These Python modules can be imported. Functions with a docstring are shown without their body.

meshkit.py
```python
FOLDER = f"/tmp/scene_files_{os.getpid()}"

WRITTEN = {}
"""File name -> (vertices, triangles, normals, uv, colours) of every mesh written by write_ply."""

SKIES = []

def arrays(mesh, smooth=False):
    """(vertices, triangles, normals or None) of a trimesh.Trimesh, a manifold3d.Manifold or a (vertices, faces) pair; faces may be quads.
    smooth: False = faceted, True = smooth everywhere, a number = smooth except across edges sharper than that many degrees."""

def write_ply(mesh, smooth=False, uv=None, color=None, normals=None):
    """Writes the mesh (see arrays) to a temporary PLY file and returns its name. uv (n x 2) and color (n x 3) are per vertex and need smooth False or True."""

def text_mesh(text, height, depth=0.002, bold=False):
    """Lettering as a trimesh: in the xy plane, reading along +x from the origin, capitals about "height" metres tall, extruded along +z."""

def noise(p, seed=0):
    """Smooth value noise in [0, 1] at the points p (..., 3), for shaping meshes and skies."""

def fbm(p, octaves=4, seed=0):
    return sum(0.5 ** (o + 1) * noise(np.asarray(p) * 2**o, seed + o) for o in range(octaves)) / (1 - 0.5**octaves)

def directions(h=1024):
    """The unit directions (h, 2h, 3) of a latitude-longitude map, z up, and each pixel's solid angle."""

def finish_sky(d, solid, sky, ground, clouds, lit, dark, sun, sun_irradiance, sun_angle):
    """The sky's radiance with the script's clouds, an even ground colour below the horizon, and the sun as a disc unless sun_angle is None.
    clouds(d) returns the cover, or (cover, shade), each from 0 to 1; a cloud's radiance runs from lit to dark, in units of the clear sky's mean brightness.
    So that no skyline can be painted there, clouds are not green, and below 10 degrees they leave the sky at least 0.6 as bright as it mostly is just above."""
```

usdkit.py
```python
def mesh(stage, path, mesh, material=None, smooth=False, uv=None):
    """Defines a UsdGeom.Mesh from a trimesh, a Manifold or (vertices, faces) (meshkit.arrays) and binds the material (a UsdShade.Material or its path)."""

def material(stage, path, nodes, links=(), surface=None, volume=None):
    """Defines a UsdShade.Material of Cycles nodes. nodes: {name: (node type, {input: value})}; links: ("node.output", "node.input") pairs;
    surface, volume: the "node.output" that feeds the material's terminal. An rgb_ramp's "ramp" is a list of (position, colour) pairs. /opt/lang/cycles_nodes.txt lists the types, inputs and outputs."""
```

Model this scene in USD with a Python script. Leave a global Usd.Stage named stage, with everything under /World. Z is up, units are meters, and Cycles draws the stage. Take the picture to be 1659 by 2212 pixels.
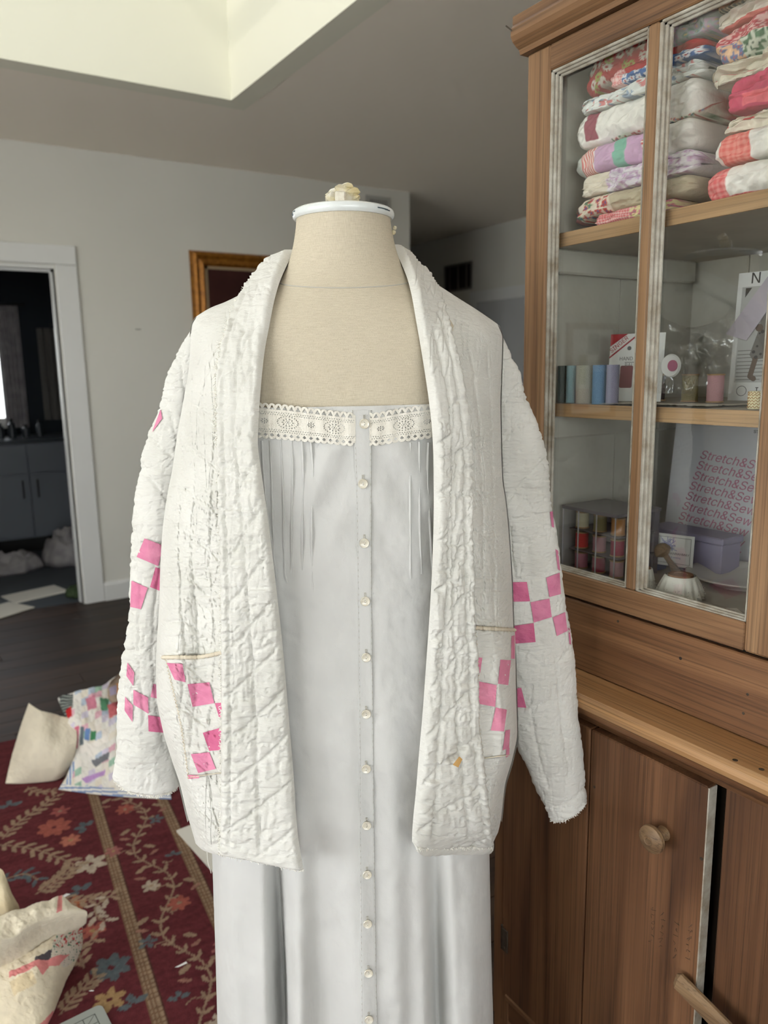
import math, random
import numpy as np
import trimesh, manifold3d, shapely
from shapely import affinity
from shapely.geometry import Polygon, LineString, Point
from scipy.interpolate import CubicSpline, PchipInterpolator, LinearNDInterpolator
from scipy.spatial import cKDTree
from pxr import Usd, UsdGeom, UsdLux, UsdShade, Gf, Sdf, Vt
import usdkit, meshkit

random.seed(7); rng = np.random.default_rng(7)
stage = Usd.Stage.CreateInMemory()
UsdGeom.SetStageUpAxis(stage, 'Z'); UsdGeom.SetStageMetersPerUnit(stage, 1.0)
UsdGeom.Xform.Define(stage, '/World'); UsdGeom.Scope.Define(stage, '/World/Looks')

# ---------------------------------------------------------------- camera
FPX, CX, CY, EYE = 1662.0, 829.5, 1106.0, np.array([0, 0, 1.36])
yaw, pitch, roll = math.radians(32.5), math.radians(10.4), math.radians(-0.95)
_F0 = np.array([math.sin(yaw), math.cos(yaw), 0]); _R0 = np.array([math.cos(yaw), -math.sin(yaw), 0])
CF = _F0 * math.cos(pitch) - np.array([0, 0, math.sin(pitch)])
_U0 = _F0 * math.sin(pitch) + np.array([0, 0, math.cos(pitch)])
CR = _R0 * math.cos(roll) + _U0 * math.sin(roll); CU = -_R0 * math.sin(roll) + _U0 * math.cos(roll)
cam = UsdGeom.Camera.Define(stage, '/World/camera')
cam.AddTransformOp().Set(Gf.Matrix4d(*CR, 0, *CU, 0, *(-CF), 0, *EYE, 1))
cam.CreateHorizontalApertureAttr(24.0); cam.CreateFocalLengthAttr(24.0 * FPX / 1659)
cam.CreateFStopAttr(5.0); cam.CreateFocusDistanceAttr(1.0); cam.CreateExposureAttr(EXPOSURE := 1.52)

# ---------------------------------------------------------------- sky and sun
usdkit.material(stage, '/World/Looks/sky', {
    'sky': ('sky_texture', {'sky_type': 'hosek_wilkie', 'sun_direction': (-0.76, -0.33, 0.56), 'turbidity': 2.6, 'ground_albedo': 0.35}),
    'hs': ('hsv', {'saturation': 0.14, 'value': 1.0, 'fac': 1.0}),
    'bg': ('background_shader', {'strength': 10.0})}, [('sky.color', 'hs.color'), ('hs.color', 'bg.color')], surface='bg.background')
dome = UsdLux.DomeLight.Define(stage, '/World/sky')
dome.CreateIntensityAttr(1.0)
UsdShade.MaterialBindingAPI.Apply(dome.GetPrim()).Bind(UsdShade.Material.Get(stage, '/World/Looks/sky'))
SUN_D = np.array([0.76, 0.33, -0.56])
sun = UsdLux.DistantLight.Define(stage, '/World/sun')
sun.CreateIntensityAttr(12000.0); sun.CreateAngleAttr(0.6); sun.CreateColorAttr(Gf.Vec3f(1.0, 0.95, 0.86))


def look_matrix(direction, pos=(0, 0, 0)):           # -z of the light runs along direction
    z = -np.asarray(direction, float) / np.linalg.norm(direction)
    x = np.cross([0, 0, 1.0], z); x /= np.linalg.norm(x); y = np.cross(z, x)
    return Gf.Matrix4d(*x, 0, *y, 0, *z, 0, *pos, 1)


sun.AddTransformOp().Set(look_matrix(SUN_D))


# ---------------------------------------------------------------- helpers
def ray(px, py):
    px, py = np.asarray(px, float), np.asarray(py, float)
    return CF + CR * ((px - CX) / FPX)[..., None] - CU * ((py - CY) / FPX)[..., None]


def hit(px, py, axis, val):
    d = ray(px, py); t = (val - EYE[axis]) / d[..., axis]
    return EYE + d * t[..., None]


def project(p):
    d = np.asarray(p, float) - EYE; z = d @ CF
    return np.stack([CX + FPX * (d @ CR) / z, CY - FPX * (d @ CU) / z], -1)


NAMES = {}


def numbered(path):
    k = NAMES.get(path, -1) + 1; NAMES[path] = k
    return path if k == 0 else f'{path}_{k:03d}'


def tag(prim, label=None, cat=None, group=None, kind=None):
    for k, v in (('label', label), ('category', cat), ('group', group), ('kind', kind)):
        if v: prim.SetCustomDataByKey(k, v)
    return prim


def mpath(m): return m if m.startswith('/') else '/World/Looks/' + m


def obj(name, mesh, m, parent=None, smooth=False, col=None, kind=None, label=None):
    base = str(parent.GetPath()) if parent is not None else '/World'
    path = numbered(base + '/' + name)
    if col is not None:
        v, f, n = meshkit.arrays(mesh, True if smooth else False)
    o = usdkit.mesh(stage, path, mesh, mpath(m), smooth=(True if (smooth and col is not None) else smooth))
    if col is not None:
        UsdGeom.PrimvarsAPI(o).CreatePrimvar('col', Sdf.ValueTypeNames.Color3fArray, 'vertex').Set(Vt.Vec3fArray.FromNumpy(np.asarray(col, np.float32)))
    p = o.GetPrim()
    tag(p, kind=kind, label=label)
    return p


def thing(name, label, cat, group=None, loc=(0, 0, 0), rotz=0, kind=None):
    x = UsdGeom.Xform.Define(stage, numbered('/World/' + name))
    x.AddTranslateOp().Set(Gf.Vec3d(*map(float, loc)))
    if rotz: x.AddRotateZOp().Set(float(rotz))
    return tag(x.GetPrim(), label, cat, group, kind)


def curves(name, lines, width, m, parent=None, kind=None):
    base = str(parent.GetPath()) if parent is not None else '/World'
    c = UsdGeom.BasisCurves.Define(stage, numbered(base + '/' + name))
    pts = np.vstack(lines).astype(np.float32)
    c.CreateTypeAttr('linear'); c.CreateCurveVertexCountsAttr(Vt.IntArray([len(l) for l in lines]))
    c.CreatePointsAttr(Vt.Vec3fArray.FromNumpy(pts)); c.CreateWidthsAttr(Vt.FloatArray([float(width)] * len(pts))); c.SetWidthsInterpolation('vertex')
    UsdShade.MaterialBindingAPI.Apply(c.GetPrim()).Bind(UsdShade.Material.Get(stage, mpath(m)))
    return tag(c.GetPrim(), kind=kind)


def lin(*c):
    c = np.asarray(c[0] if len(c) == 1 else c, float) / 255
    return np.where(c <= 0.04045, c / 12.92, ((c + 0.055) / 1.055) ** 2.4)


def box(x0, x1, y0, y1, z0, z1, r=0.0):
    lo, hi = np.minimum([x0, y0, z0], [x1, y1, z1]), np.maximum([x0, y0, z0], [x1, y1, z1])
    r = min(r, 0.49 * (hi - lo).min())
    if r <= 0:
        m = trimesh.creation.box(hi - lo); m.apply_translation((lo + hi) / 2); return m
    pts = []                                             # chamfered box
    for k in range(3):
        a = [[lo[i] + (0 if i == k else r), hi[i] - (0 if i == k else r)] for i in range(3)]
        pts += [(x, y, z) for x in a[0] for y in a[1] for z in a[2]]
    return trimesh.convex.convex_hull(np.array(pts))


def cat(*ms): return trimesh.util.concatenate([m for m in ms if m is not None])


def lathe(profile, n=40, axis='z'):
    m = trimesh.creation.revolve(np.asarray(profile, float), sections=n)
    if axis == '-x':                                     # profile height runs along -x
        m.apply_transform(trimesh.transformations.rotation_matrix(-math.pi / 2, [0, 1, 0]))
    return m


def tube(path, r, n=8, closed=False):
    p = np.asarray(path, float); r = np.broadcast_to(np.asarray(r, float), (len(p),))
    t = np.gradient(p, axis=0); t /= np.linalg.norm(t, axis=1, keepdims=True) + 1e-12
    ref = np.array([0, 0, 1.0]) if abs(t[:, 2]).mean() < 0.8 else np.array([0.3, 1, 0.1])
    a = np.cross(t, ref); a /= np.linalg.norm(a, axis=1, keepdims=True) + 1e-12; b = np.cross(t, a)
    th = np.linspace(0, 2 * math.pi, n, endpoint=False)
    v = p[:, None] + r[:, None, None] * (a[:, None] * np.cos(th)[None, :, None] + b[:, None] * np.sin(th)[None, :, None])
    return ring_mesh(v, cap=True)


def ring_mesh(v, cap=False, close=True):                 # v: rings x points x 3
    R, N = v.shape[:2]
    idx = np.arange(R * N).reshape(R, N)
    nx = np.roll(idx, -1, 1) if close else idx[:, 1:]
    b = idx if close else idx[:, :-1]
    q = np.stack([b[:-1], nx[:-1], nx[1:], b[1:]], -1).reshape(-1, 4)
    f = np.vstack([q[:, [0, 1, 2]], q[:, [0, 2, 3]]]); V = v.reshape(-1, 3)
    if cap:
        V = np.vstack([V, v[0].mean(0), v[-1].mean(0)]); a, c = R * N, R * N + 1
        j = np.arange(N); k = (j + 1) % N
        f = np.vstack([f, np.stack([k, j, np.full(N, a)], 1), np.stack([(R - 1) * N + j, (R - 1) * N + k, np.full(N, c)], 1)])
    return trimesh.Trimesh(V, f, process=False)


def grid_mesh(v): return ring_mesh(v, close=False)


def extrude_y(poly, y0, y1):                             # profile of (x, z) run along y
    p = Polygon(poly); m = trimesh.creation.extrude_polygon(p, y1 - y0, engine='earcut')
    v = m.vertices.copy(); m.vertices = np.stack([v[:, 0], y0 + v[:, 2], v[:, 1]], 1); m.invert()
    return m


def fbm(p, o=3, seed=0): return meshkit.fbm(p, o, seed) - 0.5


# ---------------------------------------------------------------- materials
def material(name, nodes, links, surface='p.BSDF'):
    usdkit.material(stage, '/World/Looks/' + name, nodes, links, surface=surface); return name


def plain(name, c, rough=0.6, spec=0.4, var=0.0, scale=8.0, bump=0.0, bscale=60.0, metallic=0.0, coat=0.0, sheen=0.0, c2=None):
    c = tuple(lin(c)); n = {'p': ('principled_bsdf', dict(base_color=c, roughness=rough, specular_ior_level=spec, metallic=metallic, coat_weight=coat, sheen_weight=sheen))}; l = []
    if var or c2 is not None:
        d = tuple(lin(c2)) if c2 is not None else tuple(np.clip(np.array(c) * (1 - var), 0, 1))
        n |= {'g': ('geometry', {}), 'n': ('noise_texture', {'scale': scale, 'detail': 5.0, 'roughness': 0.6}), 'r': ('rgb_ramp', {'ramp': [(0.3, d), (0.7, c)]})}
        l += [('g.position', 'n.vector'), ('n.fac', 'r.fac'), ('r.color', 'p.base_color')]
    if bump:
        n |= {'g': ('geometry', {}), 'bn': ('noise_texture', {'scale': bscale, 'detail': 4.0}), 'b': ('bump', {'strength': bump, 'distance': 0.002})}
        l += [('g.position', 'bn.vector'), ('bn.fac', 'b.height'), ('b.normal', 'p.normal')]
    return material(name, n, l)


def wood(name, dark, mid, light, along, scale=6.0, stretch=14.0, rough=0.5, spec=0.35, bump=0.25, knots=True, coat=0.0):
    s = [scale * stretch] * 3; s['xyz'.index(along)] = scale
    s2 = [scale * stretch * 9] * 3; s2['xyz'.index(along)] = scale * 1.2
    s3 = [5.0] * 3; s3['xyz'.index(along)] = 1.2
    n = {'g': ('geometry', {}), 'o': ('object_info', {}), 'off': ('vector_math', {'math_type': 'scale', 'vector1': (3.7, 5.1, 2.3), 'scale': 1.0}),
         'add': ('vector_math', {'math_type': 'add'}),
         'm1': ('mapping', {'scale': tuple(s)}), 'm2': ('mapping', {'scale': tuple(s2)}), 'm3': ('mapping', {'scale': tuple(s3)}),
         'n1': ('noise_texture', {'scale': 0.35, 'detail': 3.0, 'distortion': 1.2}), 'n2': ('noise_texture', {'scale': 0.8, 'detail': 3.0, 'roughness': 0.65}), 'n3': ('noise_texture', {'scale': 1.0, 'detail': 2.0}),
         'r1': ('rgb_ramp', {'ramp': [(0.25, tuple(lin(dark))), (0.45, tuple(lin(mid))), (0.7, tuple(lin(light)))]}),
         'r2': ('rgb_ramp', {'ramp': [(0.34, (0.46,) * 3), (0.50, (1.0,) * 3), (0.7, (1.16,) * 3)]}),
         'r3': ('rgb_ramp', {'ramp': [(0.3, (0.72, 0.68, 0.64)), (0.55, (1.0,) * 3), (0.75, (1.12, 1.1, 1.08))]}),
         'x1': ('mix_color', {'blend_type': 'multiply', 'fac': 0.75}), 'x2': ('mix_color', {'blend_type': 'multiply', 'fac': 0.75}),
         'b': ('bump', {'strength': bump, 'distance': 0.001}), 'p': ('principled_bsdf', {'roughness': rough, 'specular_ior_level': spec, 'coat_weight': coat})}
    l = [('o.random', 'off.scale'), ('g.position', 'add.vector1'), ('off.vector', 'add.vector2')]
    for k in '123': l += [('add.vector', f'm{k}.vector'), (f'm{k}.vector', f'n{k}.vector'), (f'n{k}.fac', f'r{k}.fac')]
    l += [('r1.color', 'x1.a'), ('r2.color', 'x1.b'), ('x1.result', 'x2.a'), ('r3.color', 'x2.b'), ('x2.result', 'p.base_color'), ('n2.fac', 'b.height'), ('b.normal', 'p.normal')]
    return material(name, n, l)


def cloth_mat(name, c=None, c2=None, weave=900.0, wb=0.25, crinkle=0.35, cs=(60, 60, 170), rough=0.9, trans=0.0, spec=0.15, var_scale=14.0):
    """Woven cloth: crossed waves give the weave, stretched noise the crinkle. c None: colour from the mesh's own 'col'."""
    n = {'g': ('geometry', {}), 'm': ('mapping', {'scale': tuple(map(float, cs))}), 'cn': ('noise_texture', {'scale': 1.0, 'detail': 2.0}),
         'w1': ('noise_texture', {'scale': weave, 'detail': 0.0}), 'h': ('math', {'math_type': 'multiply_add', 'value2': wb * 0.25}),
         'b': ('bump', {'strength': 1.0, 'distance': 0.0022 * crinkle}), 'p': ('principled_bsdf', {'roughness': rough, 'specular_ior_level': spec})}
    l = [('g.position', 'm.vector'), ('m.vector', 'cn.vector'), ('g.position', 'w1.vector'), ('w1.fac', 'h.value1'), ('cn.fac', 'h.value3'), ('h.value', 'b.height'), ('b.normal', 'p.normal')]
    if c is None:
        n['a'] = ('attribute', {'attribute': 'col'}); src = 'a.color'
    else:
        c2 = c2 if c2 is not None else c
        n |= {'vn': ('noise_texture', {'scale': var_scale, 'detail': 1.0}), 'r': ('rgb_ramp', {'ramp': [(0.3, tuple(lin(c2))), (0.7, tuple(lin(c)))]})}
        l += [('g.position', 'vn.vector'), ('vn.fac', 'r.fac')]; src = 'r.color'
    l.append((src, 'p.base_color'))
    if trans:
        n |= {'t': ('translucent_bsdf', {}), 'mx': ('mix_closure', {'fac': trans})}
        l += [(src, 't.color'), ('b.normal', 't.normal'), ('p.BSDF', 'mx.closure1'), ('t.BSDF', 'mx.closure2')]
        return material(name, n, l, 'mx.closure')
    return material(name, n, l)


def glass_pane(name, tint=(0.96, 0.98, 0.97), rough=0.0, gain=1.0):
    """Thin clear sheet: see-through, with a mirror that grows towards grazing (Schlick), the same from both sides."""
    return material(name, {'f': ('layer_weight', {'blend': 0.5}), 'w': ('math', {'math_type': 'power', 'value2': 5.0}), 'm': ('math', {'math_type': 'multiply_add', 'value2': 0.92 * gain, 'value3': 0.04 * gain, 'use_clamp': True}), 't': ('transparent_bsdf', {'color': tint}), 'g': ('glossy_bsdf', {'color': (1, 1, 1), 'roughness': rough}), 'mx': ('mix_closure', {})},
                    [('f.facing', 'w.value1'), ('w.value', 'm.value1'), ('m.value', 'mx.fac'), ('t.BSDF', 'mx.closure1'), ('g.BSDF', 'mx.closure2')], 'mx.closure')


plain('wall_paint', (209, 207, 199), 0.85, 0.2)
plain('ceiling_paint', (243, 235, 222), 0.9, 0.15)
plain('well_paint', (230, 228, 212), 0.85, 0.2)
plain('trim_paint', (214, 214, 212), 0.45, 0.4)
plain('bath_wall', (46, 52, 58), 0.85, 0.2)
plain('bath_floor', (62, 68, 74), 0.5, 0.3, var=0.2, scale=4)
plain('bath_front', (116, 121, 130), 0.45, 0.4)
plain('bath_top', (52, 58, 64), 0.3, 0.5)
plain('dark_metal', (24, 24, 26), 0.4, 0.5)
plain('mirror_glass', (225, 228, 230), 0.03, 0.5, metallic=1.0)
plain('black_frame', (18, 18, 20), 0.5, 0.4)
wood('floor_wood', (30, 20, 14), (46, 32, 23), (66, 47, 35), 'x', scale=1.4, stretch=9, rough=0.5, spec=0.3, bump=0.12)
wood('pine_y', (86, 60, 40), (126, 93, 64), (154, 121, 87), 'y', scale=3.2, stretch=16)
wood('pine_z', (86, 60, 40), (126, 93, 64), (154, 121, 87), 'z', scale=3.2, stretch=16)
wood('pine_ledge', (116, 80, 48), (152, 112, 72), (178, 140, 98), 'y', scale=3.0, stretch=15, rough=0.4)
wood('pine_dark_y', (76, 49, 31), (108, 74, 48), (136, 99, 67), 'y', scale=3.0, stretch=12)
wood('pine_dark_z', (66, 42, 27), (96, 65, 42), (120, 85, 58), 'z', scale=3.0, stretch=13)
wood('shelf_edge', (136, 100, 66), (168, 132, 92), (188, 154, 114), 'y', scale=3.2, stretch=16)
wood('knob_wood', (92, 70, 50), (122, 97, 70), (146, 120, 90), 'y', scale=10, stretch=5)
plain('painted_boards', (206, 204, 194), 0.7, 0.25, c2=(190, 187, 176), scale=9, bump=0.25, bscale=90)
plain('painted_under', (176, 168, 154), 0.75, 0.2, c2=(158, 150, 136), scale=7, bump=0.2, bscale=70)
plain('glazing_bead', (186, 183, 172), 0.6, 0.3, c2=(132, 120, 102), scale=30, bump=0.3, bscale=160)
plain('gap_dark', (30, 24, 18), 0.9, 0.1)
plain('old_iron', (78, 68, 56), 0.6, 0.4, metallic=0.3, c2=(44, 36, 30), scale=60)
glass_pane('cabinet_glass', gain=2.3)
glass_pane('clear_plastic', (0.95, 0.95, 0.97), rough=0.05, gain=1.2)
glass_pane('bag_plastic', (0.96, 0.96, 0.96), rough=0.12, gain=2.0)
glass_pane('window_glass', (0.97, 0.98, 0.98))
material('skylight_glass', {'t': ('translucent_bsdf', {'color': (.34, .345, .34)}), 'c': ('transparent_bsdf', {'color': (.5, .5, .5)}), 'mx': ('mix_closure', {'fac': 0.08})}, [('t.BSDF', 'mx.closure1'), ('c.BSDF', 'mx.closure2')], 'mx.closure')
glass_pane('dome_glass', (0.97, 0.96, 0.98), gain=0.9)
cloth_mat('jacket_cotton', (219, 218, 212), (210, 209, 202), weave=1500, wb=0.3, crinkle=0.8, cs=(70, 70, 200))
cloth_mat('jacket_lining', (222, 212, 192), (206, 196, 176), weave=1500, crinkle=0.4)
cloth_mat('dress_cotton', (216, 216, 213), (209, 209, 206), weave=1300, wb=0.3, crinkle=0.42, cs=(70, 70, 42), trans=0.12)
cloth_mat('lace_cotton', (230, 227, 218), (222, 218, 206), weave=2200, wb=0.6, crinkle=0.25)
material('linen', {'g': ('geometry', {}), 'm1': ('mapping', {'scale': (1700., 1700., 110.)}), 'm2': ('mapping', {'scale': (90., 90., 1900.)}), 'n1': ('noise_texture', {'scale': 1.0, 'detail': 1.0}), 'n2': ('noise_texture', {'scale': 1.0, 'detail': 1.0}),
                   'a': ('math', {'math_type': 'add'}), 'r': ('rgb_ramp', {'ramp': [(.28, tuple(lin(184, 173, 152))), (.5, tuple(lin(199, 189, 168))), (.74, tuple(lin(211, 201, 181)))]}), 'h': ('math', {'math_type': 'multiply', 'value2': .5}),
                   'b': ('bump', {'strength': .5, 'distance': .0006}), 'p': ('principled_bsdf', {'roughness': .9, 'specular_ior_level': .15})},
         [('g.position', 'm1.vector'), ('g.position', 'm2.vector'), ('m1.vector', 'n1.vector'), ('m2.vector', 'n2.vector'), ('n1.fac', 'a.value1'), ('n2.fac', 'a.value2'), ('a.value', 'h.value1'), ('h.value', 'r.fac'), ('r.color', 'p.base_color'), ('h.value', 'b.height'), ('b.normal', 'p.normal')])
cloth_mat('pink_cotton', (220, 142, 170), (208, 124, 156), weave=1500, crinkle=0.7, cs=(110, 110, 160), var_scale=45)
cloth_mat('pink_cotton_deep', (212, 118, 152), (198, 102, 138), weave=1500, crinkle=0.7, cs=(110, 110, 160), var_scale=45)
cloth_mat('pink_cotton_pale', (224, 148, 172), (212, 130, 156), weave=1500, crinkle=0.7, cs=(110, 110, 160), var_scale=45)
cloth_mat('printed_cloth', None, weave=1300, crinkle=0.7, cs=(90, 90, 90))
cloth_mat('towel', (176, 172, 172), (150, 146, 148), weave=500, wb=1.0, crinkle=1.2, cs=(60, 60, 60))
plain('thread', (240, 238, 230), 0.9, 0.1)
plain('thread_grey', (186, 182, 172), 0.9, 0.1)
plain('stain', (206, 164, 104), 0.9, 0.1)
plain('white_enamel', (226, 232, 232), 0.22, 0.5, coat=0.4, c2=(218, 222, 220), scale=30)
plain('chip_dark', (70, 84, 92), 0.5, 0.3)
plain('shell_button', (226, 222, 208), 0.16, 0.6, coat=0.7, c2=(200, 192, 172), scale=150)
plain('card_white', (232, 232, 230), 0.6, 0.3)
plain('board_white', (214, 210, 200), 0.7, 0.3)
plain('paper', (224, 218, 206), 0.8, 0.2, c2=(206, 198, 184), scale=25)
plain('gold_frame', (168, 112, 42), 0.32, 0.5, metallic=0.55, c2=(120, 72, 22), scale=30, bump=0.2)
plain('canvas_red', (66, 34, 30), 0.8, 0.2, c2=(48, 24, 22), scale=6)
plain('canvas_edge', (150, 130, 104), 0.7, 0.2)
plain('vent_white', (168, 166, 160), 0.5, 0.3)
plain('vent_grey', (112, 110, 106), 0.5, 0.3)
plain('door_paint', (180, 181, 182), 0.6, 0.3)
material('vertex_colour', {'a': ('attribute', {'attribute': 'col'}), 'p': ('principled_bsdf', {'roughness': 0.75, 'specular_ior_level': 0.25})}, [('a.color', 'p.base_color')])
material('rug_pile', {'a': ('attribute', {'attribute': 'col'}), 'g': ('geometry', {}), 'n': ('noise_texture', {'scale': 520.0, 'detail': 2.0}), 'b': ('bump', {'strength': 0.8, 'distance': 0.002}),
                      'v': ('noise_texture', {'scale': 90.0, 'detail': 3.0}), 'r': ('rgb_ramp', {'ramp': [(0.3, (0.72,) * 3), (0.7, (1.15,) * 3)]}), 'x': ('mix_color', {'blend_type': 'multiply', 'fac': 0.8}),
                      'p': ('principled_bsdf', {'roughness': 0.95, 'specular_ior_level': 0.1})},
         [('a.color', 'x.a'), ('g.position', 'n.vector'), ('g.position', 'v.vector'), ('v.fac', 'r.fac'), ('r.color', 'x.b'), ('x.result', 'p.base_color'), ('n.fac', 'b.height'), ('b.normal', 'p.normal')])
# ---------------------------------------------------------------- the room
XL, YF, YB, ZC, XR, XH, YE = -3.6, -4.0, 4.768, 2.605, 1.42, 4.674, 8.0
S = dict(kind='structure')


def struct(name, mesh, m, label=None, parent=None, smooth=False):
    return obj(name, mesh, m, parent, smooth=smooth, kind='structure' if parent is None else None, label=label)


def sthing(name, label):
    return thing(name, label, None, kind='structure')


def wall_with(lo, hi, z1, holes, fixed, thick, axis, z0=0.0):
    """Wall along x (axis 0) or y (axis 1) from lo to hi; fixed: its two faces; holes (a, b, zlo, zhi)."""
    p = Polygon([(lo, z0), (hi, z0), (hi, z1), (lo, z1)])
    for a, b, c, d in holes: p = p.difference(Polygon([(a, c), (b, c), (b, d), (a, d)]))
    m = cat(*[trimesh.creation.extrude_polygon(g, thick, engine='earcut') for g in getattr(p, 'geoms', [p])])
    v = m.vertices.copy()
    if axis == 0: m.vertices = np.stack([v[:, 0], fixed + thick - v[:, 2], v[:, 1]], 1)
    else: m.vertices = np.stack([fixed + v[:, 2], v[:, 0], v[:, 1]], 1)
    m.fix_normals(); return m


# floor of long boards, each a part
fl = sthing('floor', 'dark brown wooden floor boards')
BW = 0.125
for k in range(int((8.2 - (-2.0)) / BW)):
    y0 = -2.0 + k * BW
    if y0 + BW < 1.2 or y0 > 5.0:
        continue
    xs = [XL - 0.2]; r = random.Random(k); x = XL - 0.2 + r.uniform(0.4, 1.6)
    while x < XH: xs.append(x); x += r.uniform(1.2, 2.0)
    xs.append(XH + 0.2)
    for a, b in zip(xs[:-1], xs[1:]):
        if b < 0.1 or a > 1.9: continue
        obj('floor_board', box(a + 0.0006, b - 0.0006, y0 + 0.0008, y0 + BW - 0.0008, -0.02, 0.0 - r.uniform(0, 0.0006), 0.0015), 'floor_wood', fl)
rest = [box(XL - 0.2, XH + 0.2, -4.2, 1.125, -0.02, 0), box(XL - 0.2, 0.1, 1.125, YB + 0.06, -0.02, -0.001), box(1.9, XH + 0.2, 1.125, YE, -0.02, -0.001), box(XL - 0.2, XH + 0.2, -4.2, YE + 0.2, -0.12, -0.0205)]
obj('board_field', cat(*rest), 'floor_wood', fl, kind='stuff')
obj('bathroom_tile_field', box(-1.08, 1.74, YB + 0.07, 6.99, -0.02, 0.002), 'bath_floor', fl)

DX0, DX1, DH = 0.06, 0.872, 1.968
struct('wall_back', wall_with(XL, 3.297, ZC, [(DX0, DX1, -0.01, DH)], YB, 0.12, 0), 'wall_paint', 'pale grey wall behind the dress form')
struct('wall_left', wall_with(YF, YB, ZC, [(-1.2, 2.6, 0.5, 2.42)], XL - 0.12, 0.12, 1), 'wall_paint', 'left wall with a window')
struct('wall_front', wall_with(XL, XR + 0.12, ZC, [(-3.0, 1.0, 0.4, 2.42)], YF - 0.12, 0.12, 0), 'wall_paint', 'wall with the wide window facing the dress form')
struct('wall_right', cat(box(XR, XR + 0.12, YF, 1.32, 0, ZC), box(XR + 0.12, XH + 0.12, 1.2, 1.32, 0, ZC)), 'wall_paint', 'wall behind the hutch cabinet')
struct('wall_hall', wall_with(1.32, YE, ZC, [], XH, 0.12, 1), 'wall_paint', 'hall wall with a door and a vent')
struct('wall_hall_end', cat(box(3.18, XH + 0.12, YE, YE + 0.12, 0, ZC), box(3.18, 3.297, YB + 0.12, YE, 0, ZC)), 'wall_paint', 'walls at the end of the hall')
WX0, WX1, WY0, WY1, WZ = -2.8, 1.505, 1.3, 3.615, 4.1
struct('ceiling', cat(box(XL - 0.12, XH + 0.12, YF - 0.12, WY0, ZC, ZC + 0.08), box(XL - 0.12, XH + 0.12, WY1, YE + 0.12, ZC, ZC + 0.08), box(XL - 0.12, WX0, WY0, WY1, ZC, ZC + 0.08), box(WX1, XH + 0.12, WY0, WY1, ZC, ZC + 0.08)), 'ceiling_paint', 'flat grey ceiling')
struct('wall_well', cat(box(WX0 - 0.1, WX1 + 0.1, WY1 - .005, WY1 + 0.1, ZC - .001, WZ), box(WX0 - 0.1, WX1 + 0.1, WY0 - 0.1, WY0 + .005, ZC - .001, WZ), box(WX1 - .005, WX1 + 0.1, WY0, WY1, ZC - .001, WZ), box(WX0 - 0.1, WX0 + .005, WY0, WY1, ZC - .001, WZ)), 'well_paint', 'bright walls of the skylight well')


def sheet(*p): return trimesh.Trimesh(p, [(0, 1, 2), (0, 2, 3)], process=False)           # a thin sheet of glass or plastic


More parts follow.
